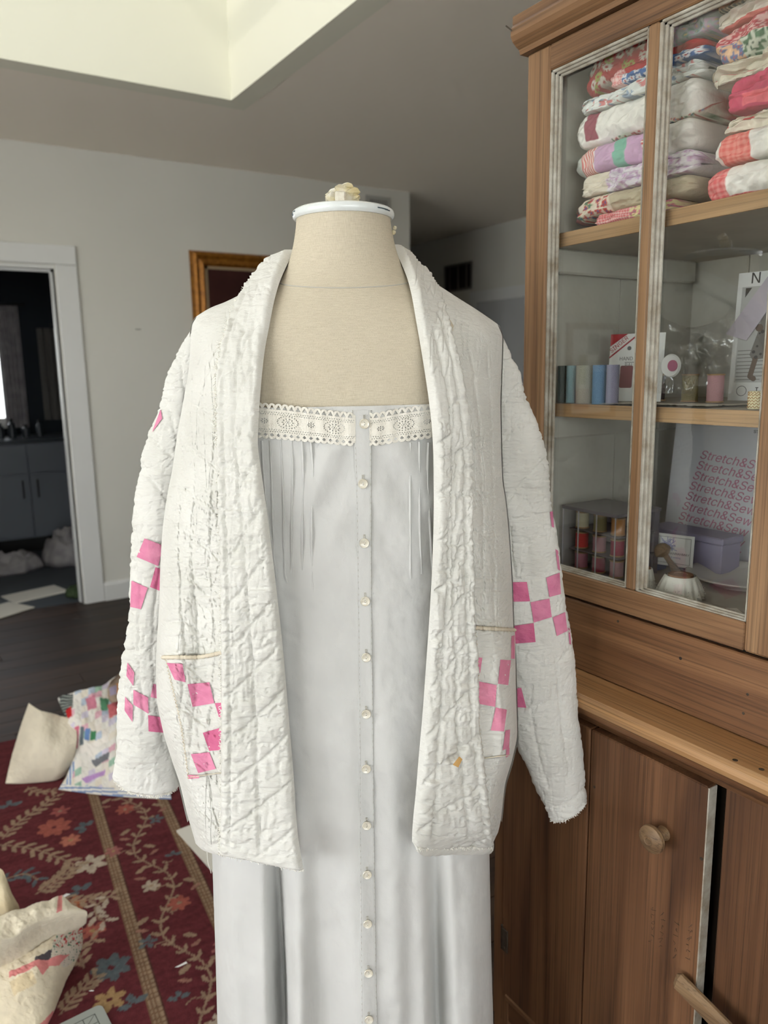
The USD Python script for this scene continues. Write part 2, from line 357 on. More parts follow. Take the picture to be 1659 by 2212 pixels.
def window(n, axis, fixed, a0, a1, z0, z1, cols, label):
    w = sthing(f'window_{n}', label)
    def bb(p0, p1, q0, q1, d0, d1): return box(p0, p1, fixed + d0, fixed + d1, q0, q1, 0.004) if axis == 0 else box(fixed + d0, fixed + d1, p0, p1, q0, q1, 0.004)
    t = 0.05
    obj('window_frame', cat(bb(a0, a1, z0, z0 + t, 0.02, 0.1), bb(a0, a1, z1 - t, z1, 0.02, 0.1), bb(a0, a0 + t, z0, z1, 0.02, 0.1), bb(a1 - t, a1, z0, z1, 0.02, 0.1)), 'trim_paint', w)
    st = (a1 - a0) / cols
    for k in range(1, cols): obj('mullion', bb(a0 + k * st - 0.025, a0 + k * st + 0.025, z0 + t, z1 - t, 0.03, 0.09), 'trim_paint', w)
    for k in range(cols): obj('pane', sheet(*[((p, fixed + .058, q) if axis == 0 else (fixed + .058, p, q)) for p, q in ((a0 + k * st + .02, z0 + t), (a0 + (k + 1) * st - .02, z0 + t), (a0 + (k + 1) * st - .02, z1 - t), (a0 + k * st + .02, z1 - t))]), 'window_glass', w)
    obj('window_sill', bb(a0 - 0.06, a1 + 0.06, z0 - 0.03, z0, -0.02, 0.14), 'trim_paint', w)
    return w


window(1, 0, YF - 0.12, -3.0, 1.0, 0.4, 2.42, 4, 'wide white window facing the dress form')
window(2, 1, XL - 0.12, -1.2, 2.6, 0.5, 2.42, 4, 'window in the left wall')
sk = sthing('window_3', 'skylight over the bright well')
obj('window_frame', cat(box(WX0, WX1, WY0, WY0 + 0.06, WZ - 0.08, WZ), box(WX0, WX1, WY1 - 0.06, WY1, WZ - 0.08, WZ), box(WX0, WX0 + 0.06, WY0, WY1, WZ - 0.08, WZ), box(WX1 - 0.06, WX1, WY0, WY1, WZ - 0.08, WZ), box(-0.13, -0.07, WY0, WY1, WZ - 0.08, WZ)), 'trim_paint', sk)
obj('pane', sheet((WX0 + .05, WY0 + .05, WZ - .04), (WX1 - .05, WY0 + .05, WZ - .04), (WX1 - .05, WY1 - .05, WZ - .04), (WX0 + .05, WY1 - .05, WZ - .04)), 'skylight_glass', sk)

# doorway casing (trim), baseboards
cs = sthing('trim_1', 'white casing round the bathroom doorway')
CW = 0.122
def casing(x0, x1, z0, z1): return cat(box(x0, x1, YB - 0.016, YB + 0.0, z0, z1, 0.004))
obj('side_casing', casing(DX1 + 0.006, DX1 + CW, 0, DH + 0.006), 'trim_paint', cs)
obj('side_casing', casing(DX0 - CW, DX0 - 0.006, 0, DH + 0.006), 'trim_paint', cs)
obj('head_casing', cat(casing(DX0 - CW, DX1 + CW, DH + 0.007, DH + 0.112)), 'trim_paint', cs)
obj('jamb', cat(box(DX1, DX1 + 0.018, YB + 0.002, YB + 0.125, 0, DH), box(DX1 - 0.012, DX1 + 0.002, YB + 0.05, YB + 0.09, 0, DH)), 'trim_paint', cs)
obj('jamb', box(DX0 - 0.018, DX0, YB + 0.002, YB + 0.125, 0, DH), 'trim_paint', cs)
obj('head_jamb', cat(box(DX0, DX1, YB + 0.002, YB + 0.125, DH - 0.016, DH + 0.004), box(DX0, DX1, YB + 0.05, YB + 0.09, DH - 0.028, DH - 0.014)), 'trim_paint', cs)
def base(x0, x1): return extrude_x([(YB, 0), (YB - 0.016, 0), (YB - 0.016, 0.098), (YB - 0.01, 0.112), (YB, 0.116)], x0, x1)
def extrude_x(poly, x0, x1):
    m = trimesh.creation.extrude_polygon(Polygon(poly), x1 - x0, engine='earcut'); v = m.vertices.copy()
    m.vertices = np.stack([x0 + v[:, 2], v[:, 0], v[:, 1]], 1); m.fix_normals(); return m
struct('baseboard_back', base(DX1 + CW, 3.297), 'trim_paint', 'white baseboard of the back wall')
struct('baseboard_back', base(XL, DX0 - CW), 'trim_paint', 'white baseboard left of the doorway')
struct('baseboard_hall', box(XH - 0.015, XH, 1.32, YE, 0, 0.11), 'trim_paint', 'white baseboard of the hall')

# hall door and vents
d = sthing('door_1', 'pale hall door beyond the dress form')
obj('door_panel', cat(box(XH - 0.03, XH - 0.004, 4.86, 5.66, 0.01, 1.955, 0.003)), 'door_paint', d)
obj('door_casing', cat(box(XH - 0.022, XH, 5.66, 5.76, 0, 2.06), box(XH - 0.022, XH, 4.76, 4.86, 0, 2.06), box(XH - 0.022, XH, 4.86, 5.66, 1.96, 2.06)), 'trim_paint', d)
obj('door_handle', box(XH - 0.07, XH - 0.03, 4.92, 4.98, 0.98, 1.0, 0.005), 'old_iron', d)


def vent(name, label, mats, at, du, dn, w, h, slats, vertical):
    """Wall register: frame, slats, dark backing. at: lower corner, du: direction along the wall, dn: out of the wall."""
    t = thing(name, label, 'vent'); at, du, dn = map(np.array, (at, du, dn)); up = np.array([0, 0, 1.0])
    def bb(a0, a1, c0, c1, n0, n1):
        p = at + du * a0 + up * c0 + dn * n0; q = at + du * a1 + up * c1 + dn * n1
        return box(p[0], q[0], p[1], q[1], p[2], q[2])
    f = 0.02
    obj('frame', cat(bb(0, w, 0, f, 0, .012), bb(0, w, h - f, h, 0, .012), bb(0, f, f, h - f, 0, .012), bb(w - f, w, f, h - f, 0, .012)), mats, t)
    obj('backing', bb(f, w - f, f, h - f, 0.0, .002), 'black_frame', t)
    for k in range(slats):
        if vertical: a = f + (w - 2 * f) * (k + .5) / slats; obj('slat', bb(a - .004, a + .004, f, h - f, .002, .010), mats, t)
        else: c = f + (h - 2 * f) * (k + .5) / slats; obj('slat', bb(f, w - f, c - .004, c + .004, .002, .010), mats, t)


vent('wall_vent', 'small pale register high on the grey wall behind the neck cap', 'vent_white', (2.93, YB, 2.40), (1, 0, 0), (0, -1, 0), 0.20, 0.15, 9, True)
vent('wall_vent', 'dark grid vent on the shaded hall wall above the door', 'vent_grey', (XH, 5.75, 2.09), (0, 1, 0), (-1, 0, 0), 0.42, 0.25, 3, True)

# picture on the back wall
pf = thing('framed_picture', 'dark red canvas in an ornate gold frame on the grey wall', 'picture')
px0, px1, pz0, pz1 = 1.655, 2.62, 1.30, 2.105
prof = [(0, .0), (.012, .034), (.03, .042), (.05, .026), (.075, .034), (.088, .018), (.095, .0)]
def frame_side(kind):
    rings = []
    for (o, dpt) in prof:
        rings.append([(px0 + o, YB - dpt - .002, pz0 + o), (px1 - o, YB - dpt - .002, pz0 + o), (px1 - o, YB - dpt - .002, pz1 - o), (px0 + o, YB - dpt - .002, pz1 - o)])
    r = np.array(rings); a = ['bottom', 'right', 'top', 'left'].index(kind)
    return grid_mesh(r[:, [a, (a + 1) % 4]])
for k in ('top', 'left', 'bottom', 'right'): obj('frame_rail', frame_side(k), 'gold_frame', pf)
obj('inner_edge', cat(box(px0 + .09, px1 - .09, YB - .016, YB - .010, pz1 - .108, pz1 - .09), box(px0 + .09, px0 + .108, YB - .016, YB - .010, pz0 + .09, pz1 - .09), box(px1 - .108, px1 - .09, YB - .016, YB - .010, pz0 + .09, pz1 - .09), box(px0 + .09, px1 - .09, YB - .016, YB - .010, pz0 + .09, pz0 + .108)), 'canvas_edge', pf)
obj('canvas', box(px0 + .08, px1 - .08, YB - .011, YB - .002, pz0 + .08, pz1 - .08), 'canvas_red', pf)
struct('trim_2', cat(*[box(1.30 + .012 * k, 1.308 + .012 * k, YB - .0012, YB + .001, 1.625 - .002 * (k % 2), 1.631) for k in range(3)]), 'vent_grey', 'small scuff on the grey wall')

# ---------------------------------------------------------------- bathroom
BYB = 7.0
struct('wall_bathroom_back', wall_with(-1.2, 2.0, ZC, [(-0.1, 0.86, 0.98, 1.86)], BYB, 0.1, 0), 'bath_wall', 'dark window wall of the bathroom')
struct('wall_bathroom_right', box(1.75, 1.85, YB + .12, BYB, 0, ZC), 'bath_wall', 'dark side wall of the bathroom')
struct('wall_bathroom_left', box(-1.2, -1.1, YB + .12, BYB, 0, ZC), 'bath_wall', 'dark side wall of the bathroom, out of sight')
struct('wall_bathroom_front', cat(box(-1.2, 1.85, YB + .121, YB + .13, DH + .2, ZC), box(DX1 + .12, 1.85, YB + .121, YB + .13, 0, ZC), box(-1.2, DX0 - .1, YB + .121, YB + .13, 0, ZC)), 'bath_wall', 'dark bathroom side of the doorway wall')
window(4, 0, BYB - 0.03, -0.1, 0.86, 0.98, 1.86, 1, 'bright window in the dark bathroom')
cu = thing('curtain', 'pale curtain hanging beside the bright bathroom window', 'curtain')
th = np.linspace(0, 1, 60)
V = np.array([[[0.80 + .17 * t, BYB - .06 + .012 * math.sin(t * 34), z] for t in th] for z in (0.95, 1.4, 1.92)])
obj('cloth', grid_mesh(V), 'towel', cu, smooth=True)
obj('rod', tube([(-.2, BYB - .06, 1.93), (1.02, BYB - .06, 1.93)], .01), 'dark_metal', cu)
tw = thing('hanging_towel', 'dark grey towel hanging in the shade of the bathroom', 'towel')
V = np.array([[[1.10 + .22 * t, BYB - .03 + .014 * math.sin(t * 22 + z), z] for t in np.linspace(0, 1, 40)] for z in np.linspace(1.0, 1.75, 8)])
obj('cloth', grid_mesh(V), 'vent_grey', tw, smooth=True)
obj('hook', tube([(1.21, BYB, 1.78), (1.21, BYB - .05, 1.77), (1.21, BYB - .05, 1.74)], .006), 'dark_metal', tw)

VY = 6.45
va = thing('bathroom_vanity', 'grey bathroom vanity with two doors and dark bar handles', 'cabinet')
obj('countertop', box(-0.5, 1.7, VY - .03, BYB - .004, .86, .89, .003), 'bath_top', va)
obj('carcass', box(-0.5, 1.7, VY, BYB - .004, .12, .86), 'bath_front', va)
obj('toe_kick', box(-0.5, 1.7, VY + .06, BYB - .002, 0.003, .12), 'black_frame', va)
xm = 0.862
for a, b in ((xm - .9, xm - .45), (xm - .445, xm - .003), (xm + .003, xm + .445), (xm + .45, xm + .8)):
    dd = obj('door', box(a, b, VY - .02, VY, .135, .62, .002), 'bath_front', va)
    hx = b - .05 if a < xm - .2 and b < xm + .1 and b > xm - .1 else (a + .05 if a > xm - .1 and a < xm + .1 else None)
    if hx: obj('handle', cat(box(hx - .006, hx + .006, VY - .05, VY - .038, .44, .58), box(hx - .005, hx + .005, VY - .04, VY - .02, .45, .46), box(hx - .005, hx + .005, VY - .04, VY - .02, .56, .57)), 'dark_metal', dd)
    obj('drawer', box(a, b, VY - .02, VY, .63, .85, .002), 'bath_front', va)
for k, (x, h, r) in enumerate([(.62, .17, .03), (.72, .12, .025), (.80, .15, .028), (.9, .10, .03), (1.0, .13, .022)]):
    b = thing('toiletry_bottle', ['tall dark bottle, leftmost on the vanity counter', 'short dark bottle, second from left on the vanity counter', 'dark bottle in the middle of the vanity counter', 'squat dark jar, second from right on the vanity counter', 'slim dark bottle, rightmost on the vanity counter'][k], 'bottle', 'bottles on the vanity', loc=(x, VY + .2, .89))
    obj('body', lathe([(0, 0), (r, 0), (r, h * .7), (r * .4, h * .82), (r * .4, h * .86), (0, h * .86)], 16), 'bath_top', b, smooth=40)
    obj('cap', lathe([(0, h * .86), (r * .5, h * .86), (r * .5, h), (0, h)], 16), 'black_frame', b)


def crumple(cx, cy, rx, ry, h, seed, n=70, rot=0.0, fold=5.0, z0=0.0, square=2.0):
    """A heap of cloth: a sheet with ridged folds, thin at its hem."""
    th = np.linspace(0, 2 * math.pi, n, endpoint=False); rr = np.linspace(1.0, 0.0, n // 2 + 1)[:-1] ** 0.8
    T, Rr = np.meshgrid(th, rr)
    edge = (np.abs(np.cos(T)) ** square + np.abs(np.sin(T)) ** square) ** (-1 / square)
    edge = edge * (1 + 0.22 * fbm(np.stack([np.cos(T) * 1.5, np.sin(T) * 1.5, T * 0 + seed], -1), 3, seed) * 2)
    x, y = rx * Rr * edge * np.cos(T), ry * Rr * edge * np.sin(T)
    q = np.stack([x * fold, y * fold, 0 * x + seed * 3.1], -1)
    ridged = 1 - np.abs(fbm(q * 1.4 + fbm(q, 2, seed + 5)[..., None] * 1.5, 3, seed)) * 4
    z = h * (1 - Rr ** 2.2) ** 0.55 * (0.55 + 0.45 * ridged) + 0.012 * np.abs(fbm(q * 3, 2, seed + 9)) * 2 + 0.004
    z = np.maximum(z, 0.004)
    z[0] = 0.0
    c, s = math.cos(rot), math.sin(rot)
    v = np.stack([cx + c * x - s * y, cy + s * x + c * y, z0 + z], -1)
    m = ring_mesh(v); top = len(m.vertices)
    V = np.vstack([m.vertices, [[cx, cy, z0 + z[-1].mean()]], [[cx, cy, z0]]]); k = np.arange(n); j = (k + 1) % n; L = (len(rr) - 1) * n
    f = np.vstack([m.faces, np.stack([L + k, L + j, np.full(n, top)], 1), np.stack([j, k, np.full(n, top + 1)], 1)])
    m = trimesh.Trimesh(V, f, process=False); return m, (x, y)


for args, lab in (((0.62, 5.95, .22, .18, .14, 3), 'crumpled white towel heap on the bathroom floor, left of the bigger one'), ((1.02, 5.98, .17, .2, .26, 4), 'larger crumpled white towel heap on the bathroom floor by the jamb')):
    t = obj('towel_heap', crumple(*args, fold=7)[0], 'towel', smooth=True); tag(t, lab, 'towel', 'towels on the bathroom floor')
for k, (c, w, h, r, lab) in enumerate((((0.66, 5.16), .34, .22, .25, 'white board lying just inside the bathroom doorway'), ((0.42, 4.88), .30, .24, .5, 'white sheet lying in front of the board in the bathroom doorway'))):
    m = box(-w / 2, w / 2, -h / 2, h / 2, 0.003, .010, .002); m.apply_transform(trimesh.transformations.rotation_matrix(r, [0, 0, 1])); m.apply_translation([*c, .001 * k])
    tag(obj('white_board', m, 'board_white'), lab, 'board')
plain('green_cloth', (70, 84, 58), 0.9, 0.1, c2=(46, 56, 40), scale=40)
tag(obj('green_bundle', crumple(0.87, 5.0, .06, .10, .06, 8, fold=14)[0], 'green_cloth', smooth=True), 'small dark green bundle on the floor by the door jamb', 'cloth')
# ---------------------------------------------------------------- hutch cabinet
XF, YL, YN = 0.935, 1.013, -0.06            # hutch front, its far (left) end and near end
hc = thing('hutch_cabinet', 'old pine hutch with glazed doors above and board cupboard doors below', 'cabinet')
def part(name, mesh, m, parent=None, **k): return obj(name, mesh, m, hc if parent is None else parent, **k)


part('cornice', extrude_y([(XF + .03, 1.862), (XF - .003, 1.862), (XF - .006, 1.869), (XF - .012, 1.872), (XF - .020, 1.878), (XF - .024, 1.885), (XF - .024, 1.896), (XF - .020, 1.902), (XF - .020, 1.915), (XF + .03, 1.915)], YN - .03, YL + .014), 'pine_y')
part('top_board', box(XF + .026, 1.36, YN, YL, 1.860, 1.88), 'painted_under')
part('nail', tube([(.912, 1.024, 1.893), (.905, 1.032, 1.902)], .0012, 6), 'old_iron')
# far side: two upright boards, joint half way; near side; back boards
part('side_board', box(.960, 1.1435, YL - .028, YL, .83, 1.86), 'painted_boards')
part('side_board', box(1.1455, 1.352, YL - .028, YL, .83, 1.86), 'painted_boards')
part('side_board', box(.960, 1.352, YN, YN + .028, .83, 1.86), 'painted_boards')
yb = YN; k = 0
while yb < YL - .01:
    w = min(.155, YL - yb); part('back_board', box(1.352, 1.364, yb + .001, yb + w - .001, .83, 1.86, .002), 'painted_boards'); yb += w
YS0, YS1 = YN + .03, YL - .0285
part('bottom_board', box(.958, 1.351, YS0, YS1, .980, 1.000), 'painted_under', label='worn painted bottom board inside the hutch')
for zt in (1.578, 1.300):
    s = part('shelf', box(.969, 1.351, YS0, YS1, zt - .022, zt, .001), 'painted_under')
    obj('shelf_edge', box(.965, .9695, YS0, YS1, zt - .022, zt, .0005), 'shelf_edge', s)
    part('cleat', box(.972, 1.335, YS1 - .018, YS1, zt - .062, zt - .0225, .003), 'painted_boards')
    part('cleat', box(.972, 1.335, YS0, YS0 + .018, zt - .062, zt - .0225, .003), 'painted_boards')


def glazed_door(y0, y1, hinge_left):
    """y1: far edge. Stiles, rails and muntin of pine; stepped white bead round each pane."""
    d = part('glazed_door', box(XF, XF + .024, y1 - .051, y1, .980, 1.858, .003), 'pine_z')     # its far stile carries the rest
    sw = .046
    obj('stile', box(XF, XF + .024, y0, y0 + sw, .980, 1.858, .003), 'pine_z', d)
    obj('top_rail', box(XF + .0005, XF + .0235, y0 + sw, y1 - .051, 1.820, 1.858, .002), 'pine_y', d)
    obj('bottom_rail', box(XF + .0005, XF + .0235, y0 + sw, y1 - .051, .980, 1.020, .002), 'pine_y', d)
    m0 = .757 if y1 > .9 else y0 + sw + .18
    obj('muntin', box(XF + .001, XF + .023, m0, m0 + .018, 1.020, 1.820, .003), 'pine_z', d)
    for a, b in ((m0 + .018, y1 - .051), (y0 + sw, m0)):
        za, zb = 1.020, 1.820
        def strip(p0, p1, q0, q1, e0, e1):                        # three steps, falling back towards the pane
            return [(XF + .004, XF + .0075, 1.0), (XF + .0075, XF + .0115, .72), (XF + .0115, XF + .0155, .42)]
        left, right, top, bot = [], [], [], []
        for xa, xb, t in ((XF + .003, XF + .008, .40), (XF + .008, XF + .013, .72), (XF + .013, XF + .018, 1.0)):
            w = .0125 * t
            left.append(box(xa, xb, b - w, b, za, zb, .001)); right.append(box(xa, xb, a, a + w * .6, za, zb, .001))
            top.append(box(xa, xb, a, b, zb - w * .8, zb, .001)); bot.append(box(xa, xb, a, b, za, za + w * .5, .001))
        for g in (left, right, top, bot): obj('glazing_bead', cat(*g), 'glazing_bead', d)
        obj('pane', trimesh.Trimesh([(XF + .0195, a, za), (XF + .0195, b, za), (XF + .0195, b, zb), (XF + .0195, a, zb)], [(0, 1, 2), (0, 2, 3)], process=False), 'cabinet_glass', d)
    return d


glazed_door(.527, YL, True)
glazed_door(.045, .522, False)
part('end_stile', box(XF, XF + .024, YN, .040, .980, 1.858, .003), 'pine_z')
part('front_board', box(XF + .003, XF + .022, YN, YL - .002, .857, .975, .002), 'pine_dark_y', label='broad worn pine board below the glazed doors')
part('gap_strip', box(XF + .012, XF + .022, YN, YL - .004, .974, .981), 'gap_dark')
# base
XB = .902
part('ledge', extrude_y([(.955, .832), (XB - .034, .832), (XB - .041, .836), (XB - .044, .844), (XB - .041, .852), (XB - .034, .856), (.965, .856)], YN - .03, YL + .035), 'pine_ledge')
part('ledge_board', box(.9655, 1.375, YN - .03, YL + .035, .832, .8555), 'pine_ledge')
part('ledge_moulding', extrude_y([(XB + .005, .798), (XB - .006, .798), (XB - .010, .806), (XB - .022, .816), (XB - .028, .8315), (XB + .005, .8315)], YN, YL + .026), 'pine_dark_y')
part('base_side', box(XB + .0205, 1.36, YL + .002, YL + .022, .075, .832), 'pine_dark_z')
part('base_side', box(XB + .02, 1.36, YN, YN + .02, .075, .832), 'pine_dark_z')
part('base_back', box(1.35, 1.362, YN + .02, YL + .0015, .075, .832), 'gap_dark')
part('base_floor', box(XB + .02, 1.35, YN + .02, YL - .016, .10, .12), 'pine_dark_y')
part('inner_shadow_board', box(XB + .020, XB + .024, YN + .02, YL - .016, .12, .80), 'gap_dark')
part('base_stile', box(XB, XB + .02, YL - .022, YL + .022, .075, .8315, .002), 'pine_dark_z')
part('base_stile', box(XB, XB + .02, .488, .563, .16, .8315, .002), 'pine_dark_z')
part('base_stile', box(XB, XB + .02, YN, .02, .075, .8315, .002), 'pine_dark_z')
part('base_rail', extrude_y([(XB + .02, .085), (XB + .002, .085), (XB + .002, .128), (XB - .006, .136), (XB - .008, .148), (XB, .158), (XB + .02, .160)], .02, YL - .0225), 'pine_dark_y')
for ya, yb_ in ((YL - .032, YL + .022), (YN, YN + .054)):
    part('foot', box(XB + .002, XB + .05, ya, yb_, .001, .085, .003), 'pine_dark_z')
    part('foot', box(1.30, 1.36, ya, yb_, .001, .085, .003), 'pine_dark_z')
for (y0, y1, ym) in ((.576, .987, .785), (.024, .482, .25)):
    d = part('cupboard_door', box(XB - .020, XB - .0005, ym + .0012, y1, .168, .796, .002), 'pine_dark_z')
    obj('door_board', box(XB - .020, XB - .0005, y0, ym - .0012, .168, .796, .002), 'pine_dark_z', d)
    obj('painted_edge', box(XB - .0185, XB - .0015, y0 - .0015, y0 + .001, .170, .794), 'glazing_bead', d, label='pale painted edge of the cupboard door')
    if y0 > .5:
        p = [(0, 0), (.011, 0), (.009, .007), (.008, .013), (.016, .018), (.0205, .024), (.0200, .029), (.014, .033), (.0075, .0345), (.0065, .0335), (.0045, .0335), (.004, .0325), (0, .0325)]
        kn = lathe(p, 36, '-x'); kn.apply_translation([XB - .020, .642, .692]); obj('knob', kn, 'knob_wood', d, smooth=35)
        for zc in (.285, .70):
            y = .989
            obj('hinge', cat(box(XB - .0225, XB - .0195, y - .019, y - .003, zc - .024, zc + .024, .001), box(XB - .003, XB + .0, y + .003, y + .017, zc - .024, zc + .024, .001), tube([(XB - .018, y, zc - .025), (XB - .018, y, zc + .025)], .0032), *[box(XB - .0235, XB - .0220, y - .012, y - .009, zc + q - .0015, zc + q + .0015) for q in (-.014, .014)]), 'old_iron', d)
        strokes = []
        for (bx, by, seed) in ((1492, 2010, 1), (1462, 2005, 2), (1432, 1985, 3), (1412, 1975, 4)):
            r = random.Random(seed)
            for q in range(6):
                x, y = bx - q * 1.4, by + q * 14 - 10
                pts = [(x + r.uniform(-6, 6), y + r.uniform(-5, 5)) for _ in range(4)]
                strokes.append(np.array([hit(a, b, 0, XB - .0203) for a, b in pts]))
        curves('pencil_scribble', strokes, .0004, 'old_iron', d, kind='stuff')
m = box(-.008, .008, -.075, .075, -.015, .015, .006); m.apply_transform(trimesh.transformations.rotation_matrix(math.radians(14), [1, 0, 0])); m.apply_translation([XB - .032, .527, .470])
part('turn_button', m, 'knob_wood', label='slanted wooden turn button holding the cupboard door')
part('screw', tube([(XB - .041, .527, .470), (XB - .022, .527, .470)], .003), 'old_iron')
for px, py, X, r in ((1103, 1751, XB, .0022), (1515, 1855, XB - .02, .0025), (1284, 1700, XB - .02, .0022), (1335, 1342, XF + .003, .0022), (1470, 1422, XF + .003, .0025), (1615, 1500, XF + .003, .002), (1606, 1541, XF + .003, .002)):
    c = hit(px, py, 0, X); h = lathe([(0, -.002), (r, -.002), (r, .0004), (0, .0006)], 12, '-x'); h.apply_translation(c); part('nail_hole', h, 'old_iron')
for px, py in ((1588, 1642), (1645, 1662)):
    c = hit(px, py, 2, .856); h = lathe([(0, -.002), (.0035, -.002), (.0035, .0003), (0, .0005)], 12); h.apply_translation(c); part('nail_hole', h, 'old_iron')

# ---------------------------------------------------------------- prints for cloth: linear colours from (u, v) in metres
def A(c, n): return np.tile(lin(c), (n, 1))


def mixc(a, b, t): return a * (1 - t[:, None]) + b * t[:, None]


def p_plain(c, v=0.06, seed=0):
    def f(u, w):
        n = fbm(np.stack([u * 60, w * 60, u * 0 + seed], -1), 3, seed); return np.clip(A(c, len(u)) * (1 + v * 4 * n)[:, None], 0, 1)
    return f


def p_floral(bg, petal, heart, size=.016, seed=0, petals=7, leaf=None):
    def f(u, w):
        r = np.random.default_rng(seed); g = np.arange(-1.2, 1.2, size); P = np.array(np.meshgrid(g, g)).reshape(2, -1).T; P = P + r.uniform(-.3, .3, P.shape) * size
        d, i = cKDTree(P).query(np.stack([u, w], 1)); th = np.arctan2(w - P[i, 1], u - P[i, 0]); ph = r.uniform(0, 6.3, len(P))[i]
        rad = size * .46 * (.62 + .38 * np.abs(np.cos(petals / 2 * (th + ph)))) * r.uniform(.75, 1.1, len(P))[i]
        c = A(bg, len(u)); c = np.where((d < rad)[:, None], A(petal, len(u)), c)
        if leaf is not None: c = np.where(((d < rad) & (r.random(len(P))[i] < .22))[:, None], A(leaf, len(u)), c)
        return np.where((d < size * .12)[:, None], A(heart, len(u)), c)
    return f


def p_stripe(a, b, w=.006, duty=.5, along='u', c=None):
    def f(u, v):
        t = (u if along == 'u' else v) / w; m = (t % 1) < duty; col = np.where(m[:, None], A(a, len(u)), A(b, len(u)))
        if c is not None: col = np.where((m & (np.floor(t) % 2 == 0))[:, None], A(c, len(u)), col)
        return col
    return f


def p_check(a, b, w=.006):
    def f(u, v):
        k = ((u / w) % 1 < .5).astype(float) + ((v / w) % 1 < .5).astype(float); return mixc(A(a, len(u)), A(b, len(u)), k / 2)
    return f


def p_patch(fs, size=.05, seed=0, skew=0.0):
    """Patchwork: squares of the prints fs."""
    def f(u, v):
        r = np.random.default_rng(seed); i = np.floor(u / size).astype(int); j = np.floor((v + skew * u) / size).astype(int)
        h = (i * 7349 + j * 9151 + (i * j) * 31 + seed * 77) % 1009 % len(fs); out = np.zeros((len(u), 3))
        for k, g in enumerate(fs):
            s = h == k
            if s.any(): out[s] = g(u[s], v[s])
        return out
    return f


def p_bands(edges, fs):
    def f(u, v):
        k = np.searchsorted(edges, u); out = np.zeros((len(u), 3))
        for q, g in enumerate(fs):
            s = k == q
            if s.any(): out[s] = g(u[s], v[s])
        return out
    return f


WHITE, CREAM, BEIGE = (233, 229, 222), (224, 215, 198), (196, 184, 158)
daisy = p_floral((198, 62, 68), (236, 226, 214), (186, 60, 60), .020, 3, 13, (176, 180, 96))
redcheck = p_check((206, 84, 84), (228, 150, 144), .007)
bluefl = p_floral((70, 110, 170), (226, 228, 234), (180, 60, 70), .014, 5, 5)
smallfl = p_floral((226, 218, 204), (188, 82, 78), (80, 110, 150), .009, 6, 5, (96, 128, 96))
palefl = p_floral((190, 206, 204), (214, 196, 214), (230, 214, 150), .010, 8, 6, (150, 184, 176))
greenfl = p_floral((206, 214, 196), (92, 124, 96), (60, 90, 70), .006, 9, 6)
redprint = p_floral((186, 74, 84), (226, 186, 180), (150, 40, 60), .0055, 10, 4)
peachfl = p_floral((226, 186, 152), (110, 120, 160), (190, 90, 80), .011, 12, 5)


def folded_quilt(label, ya, yb, z0, z1, xf, fn, layers=1, seed=0, droop=0.0, depth=.27, endr=.02, wob=.0035, tilt=0.0, group=None, gap=.35, cat_='quilt'):
    """A folded quilt lying on a shelf: rolled folds at the front, soft rounded ends. Runs from yb (far) to ya (near)."""
    xf += (seed * 37 % 9 - 4) * .0014; wob *= 1.5
    ny, nf = max(24, int((yb - ya) / .0022)), max(24, int((z1 - z0) / .0016) + 9 * layers)
    Y = np.linspace(yb, ya, ny); q = np.linspace(0, 1, nf); r_ = np.random.default_rng(seed); offs = r_.uniform(-.006, .010, layers); offs[0] = 0
    YY, Q = np.meshgrid(Y, q, indexing='ij'); k = np.minimum((Q * layers).astype(int), layers - 1); p = Q * layers - k
    bump = np.sqrt(np.maximum(0, 1 - (2 * p - 1) ** 2)); h = (z1 - z0)
    x = xf + offs[k] + (1 - bump) * min(h / layers * .55, .02) * (1 if layers == 1 else gap * 2.2)
    e = np.minimum((yb - YY) / endr, 1); e2 = np.minimum((YY - ya) / endr, 1); en = np.minimum(e, e2); rd = np.sqrt(np.maximum(0, 1 - (1 - en) ** 2))
    x = x + (1 - rd) * endr * 1.1
    zz = z0 + h * Q; mid = z0 + h * .45
    zz = mid + (zz - mid) * (.45 + .55 * rd) - droop * np.clip((YY - (yb - .05)) / .05, 0, 1) ** 2 * (1 if droop else 0)
    zz = zz + tilt * (yb - YY)
    n = np.stack([YY * 42, Q * 3 + YY * 6, 0 * Q + seed], -1)
    x = x + wob * 3.2 * fbm(n, 3, seed); zz = zz + wob * 1.6 * fbm(n * [.6, 1.2, 1] + 7, 2, seed + 3) * np.sin(np.pi * np.clip(Q, 0, 1)) ** .5
    x = x + .0011 * np.sin(YY * 2 * math.pi / .0165 + seed + 2 * Q) * np.sin(Q * 17)          # quilting
    V = np.stack([x, YY, zz], -1)
    nb = 8; xb = np.linspace(0, 1, nb + 1)[1:]
    top = np.stack([V[:, -1:, 0] + (xf + depth - V[:, -1:, 0]) * xb, np.repeat(V[:, -1:, 1], nb, 1), np.repeat(V[:, -1:, 2], nb, 1)], -1)
    bot = np.stack([V[:, :1, 0] + (xf + depth - V[:, :1, 0]) * xb[::-1], np.repeat(V[:, :1, 1], nb, 1), np.repeat(V[:, :1, 2], nb, 1)], -1)
    R = np.concatenate([V, top, bot], 1); m = ring_mesh(R, cap=True); m.invert()
    arc = np.concatenate([[0], np.cumsum(np.linalg.norm(np.diff(V[ny // 2], axis=0), axis=1))]); arc = np.concatenate([arc, arc[-1] + xb * .25, -xb[::-1] * .25])
    U = np.repeat((yb - Y)[:, None], R.shape[1], 1).ravel(); Wc = np.repeat(arc[None], ny, 0).ravel()
    col = fn(U, Wc); col = np.vstack([col, col[:1], col[-1:]])
    o = obj('folded_quilt', m, 'printed_cloth', smooth=True, col=col)
    return tag(o, label, cat_, group)


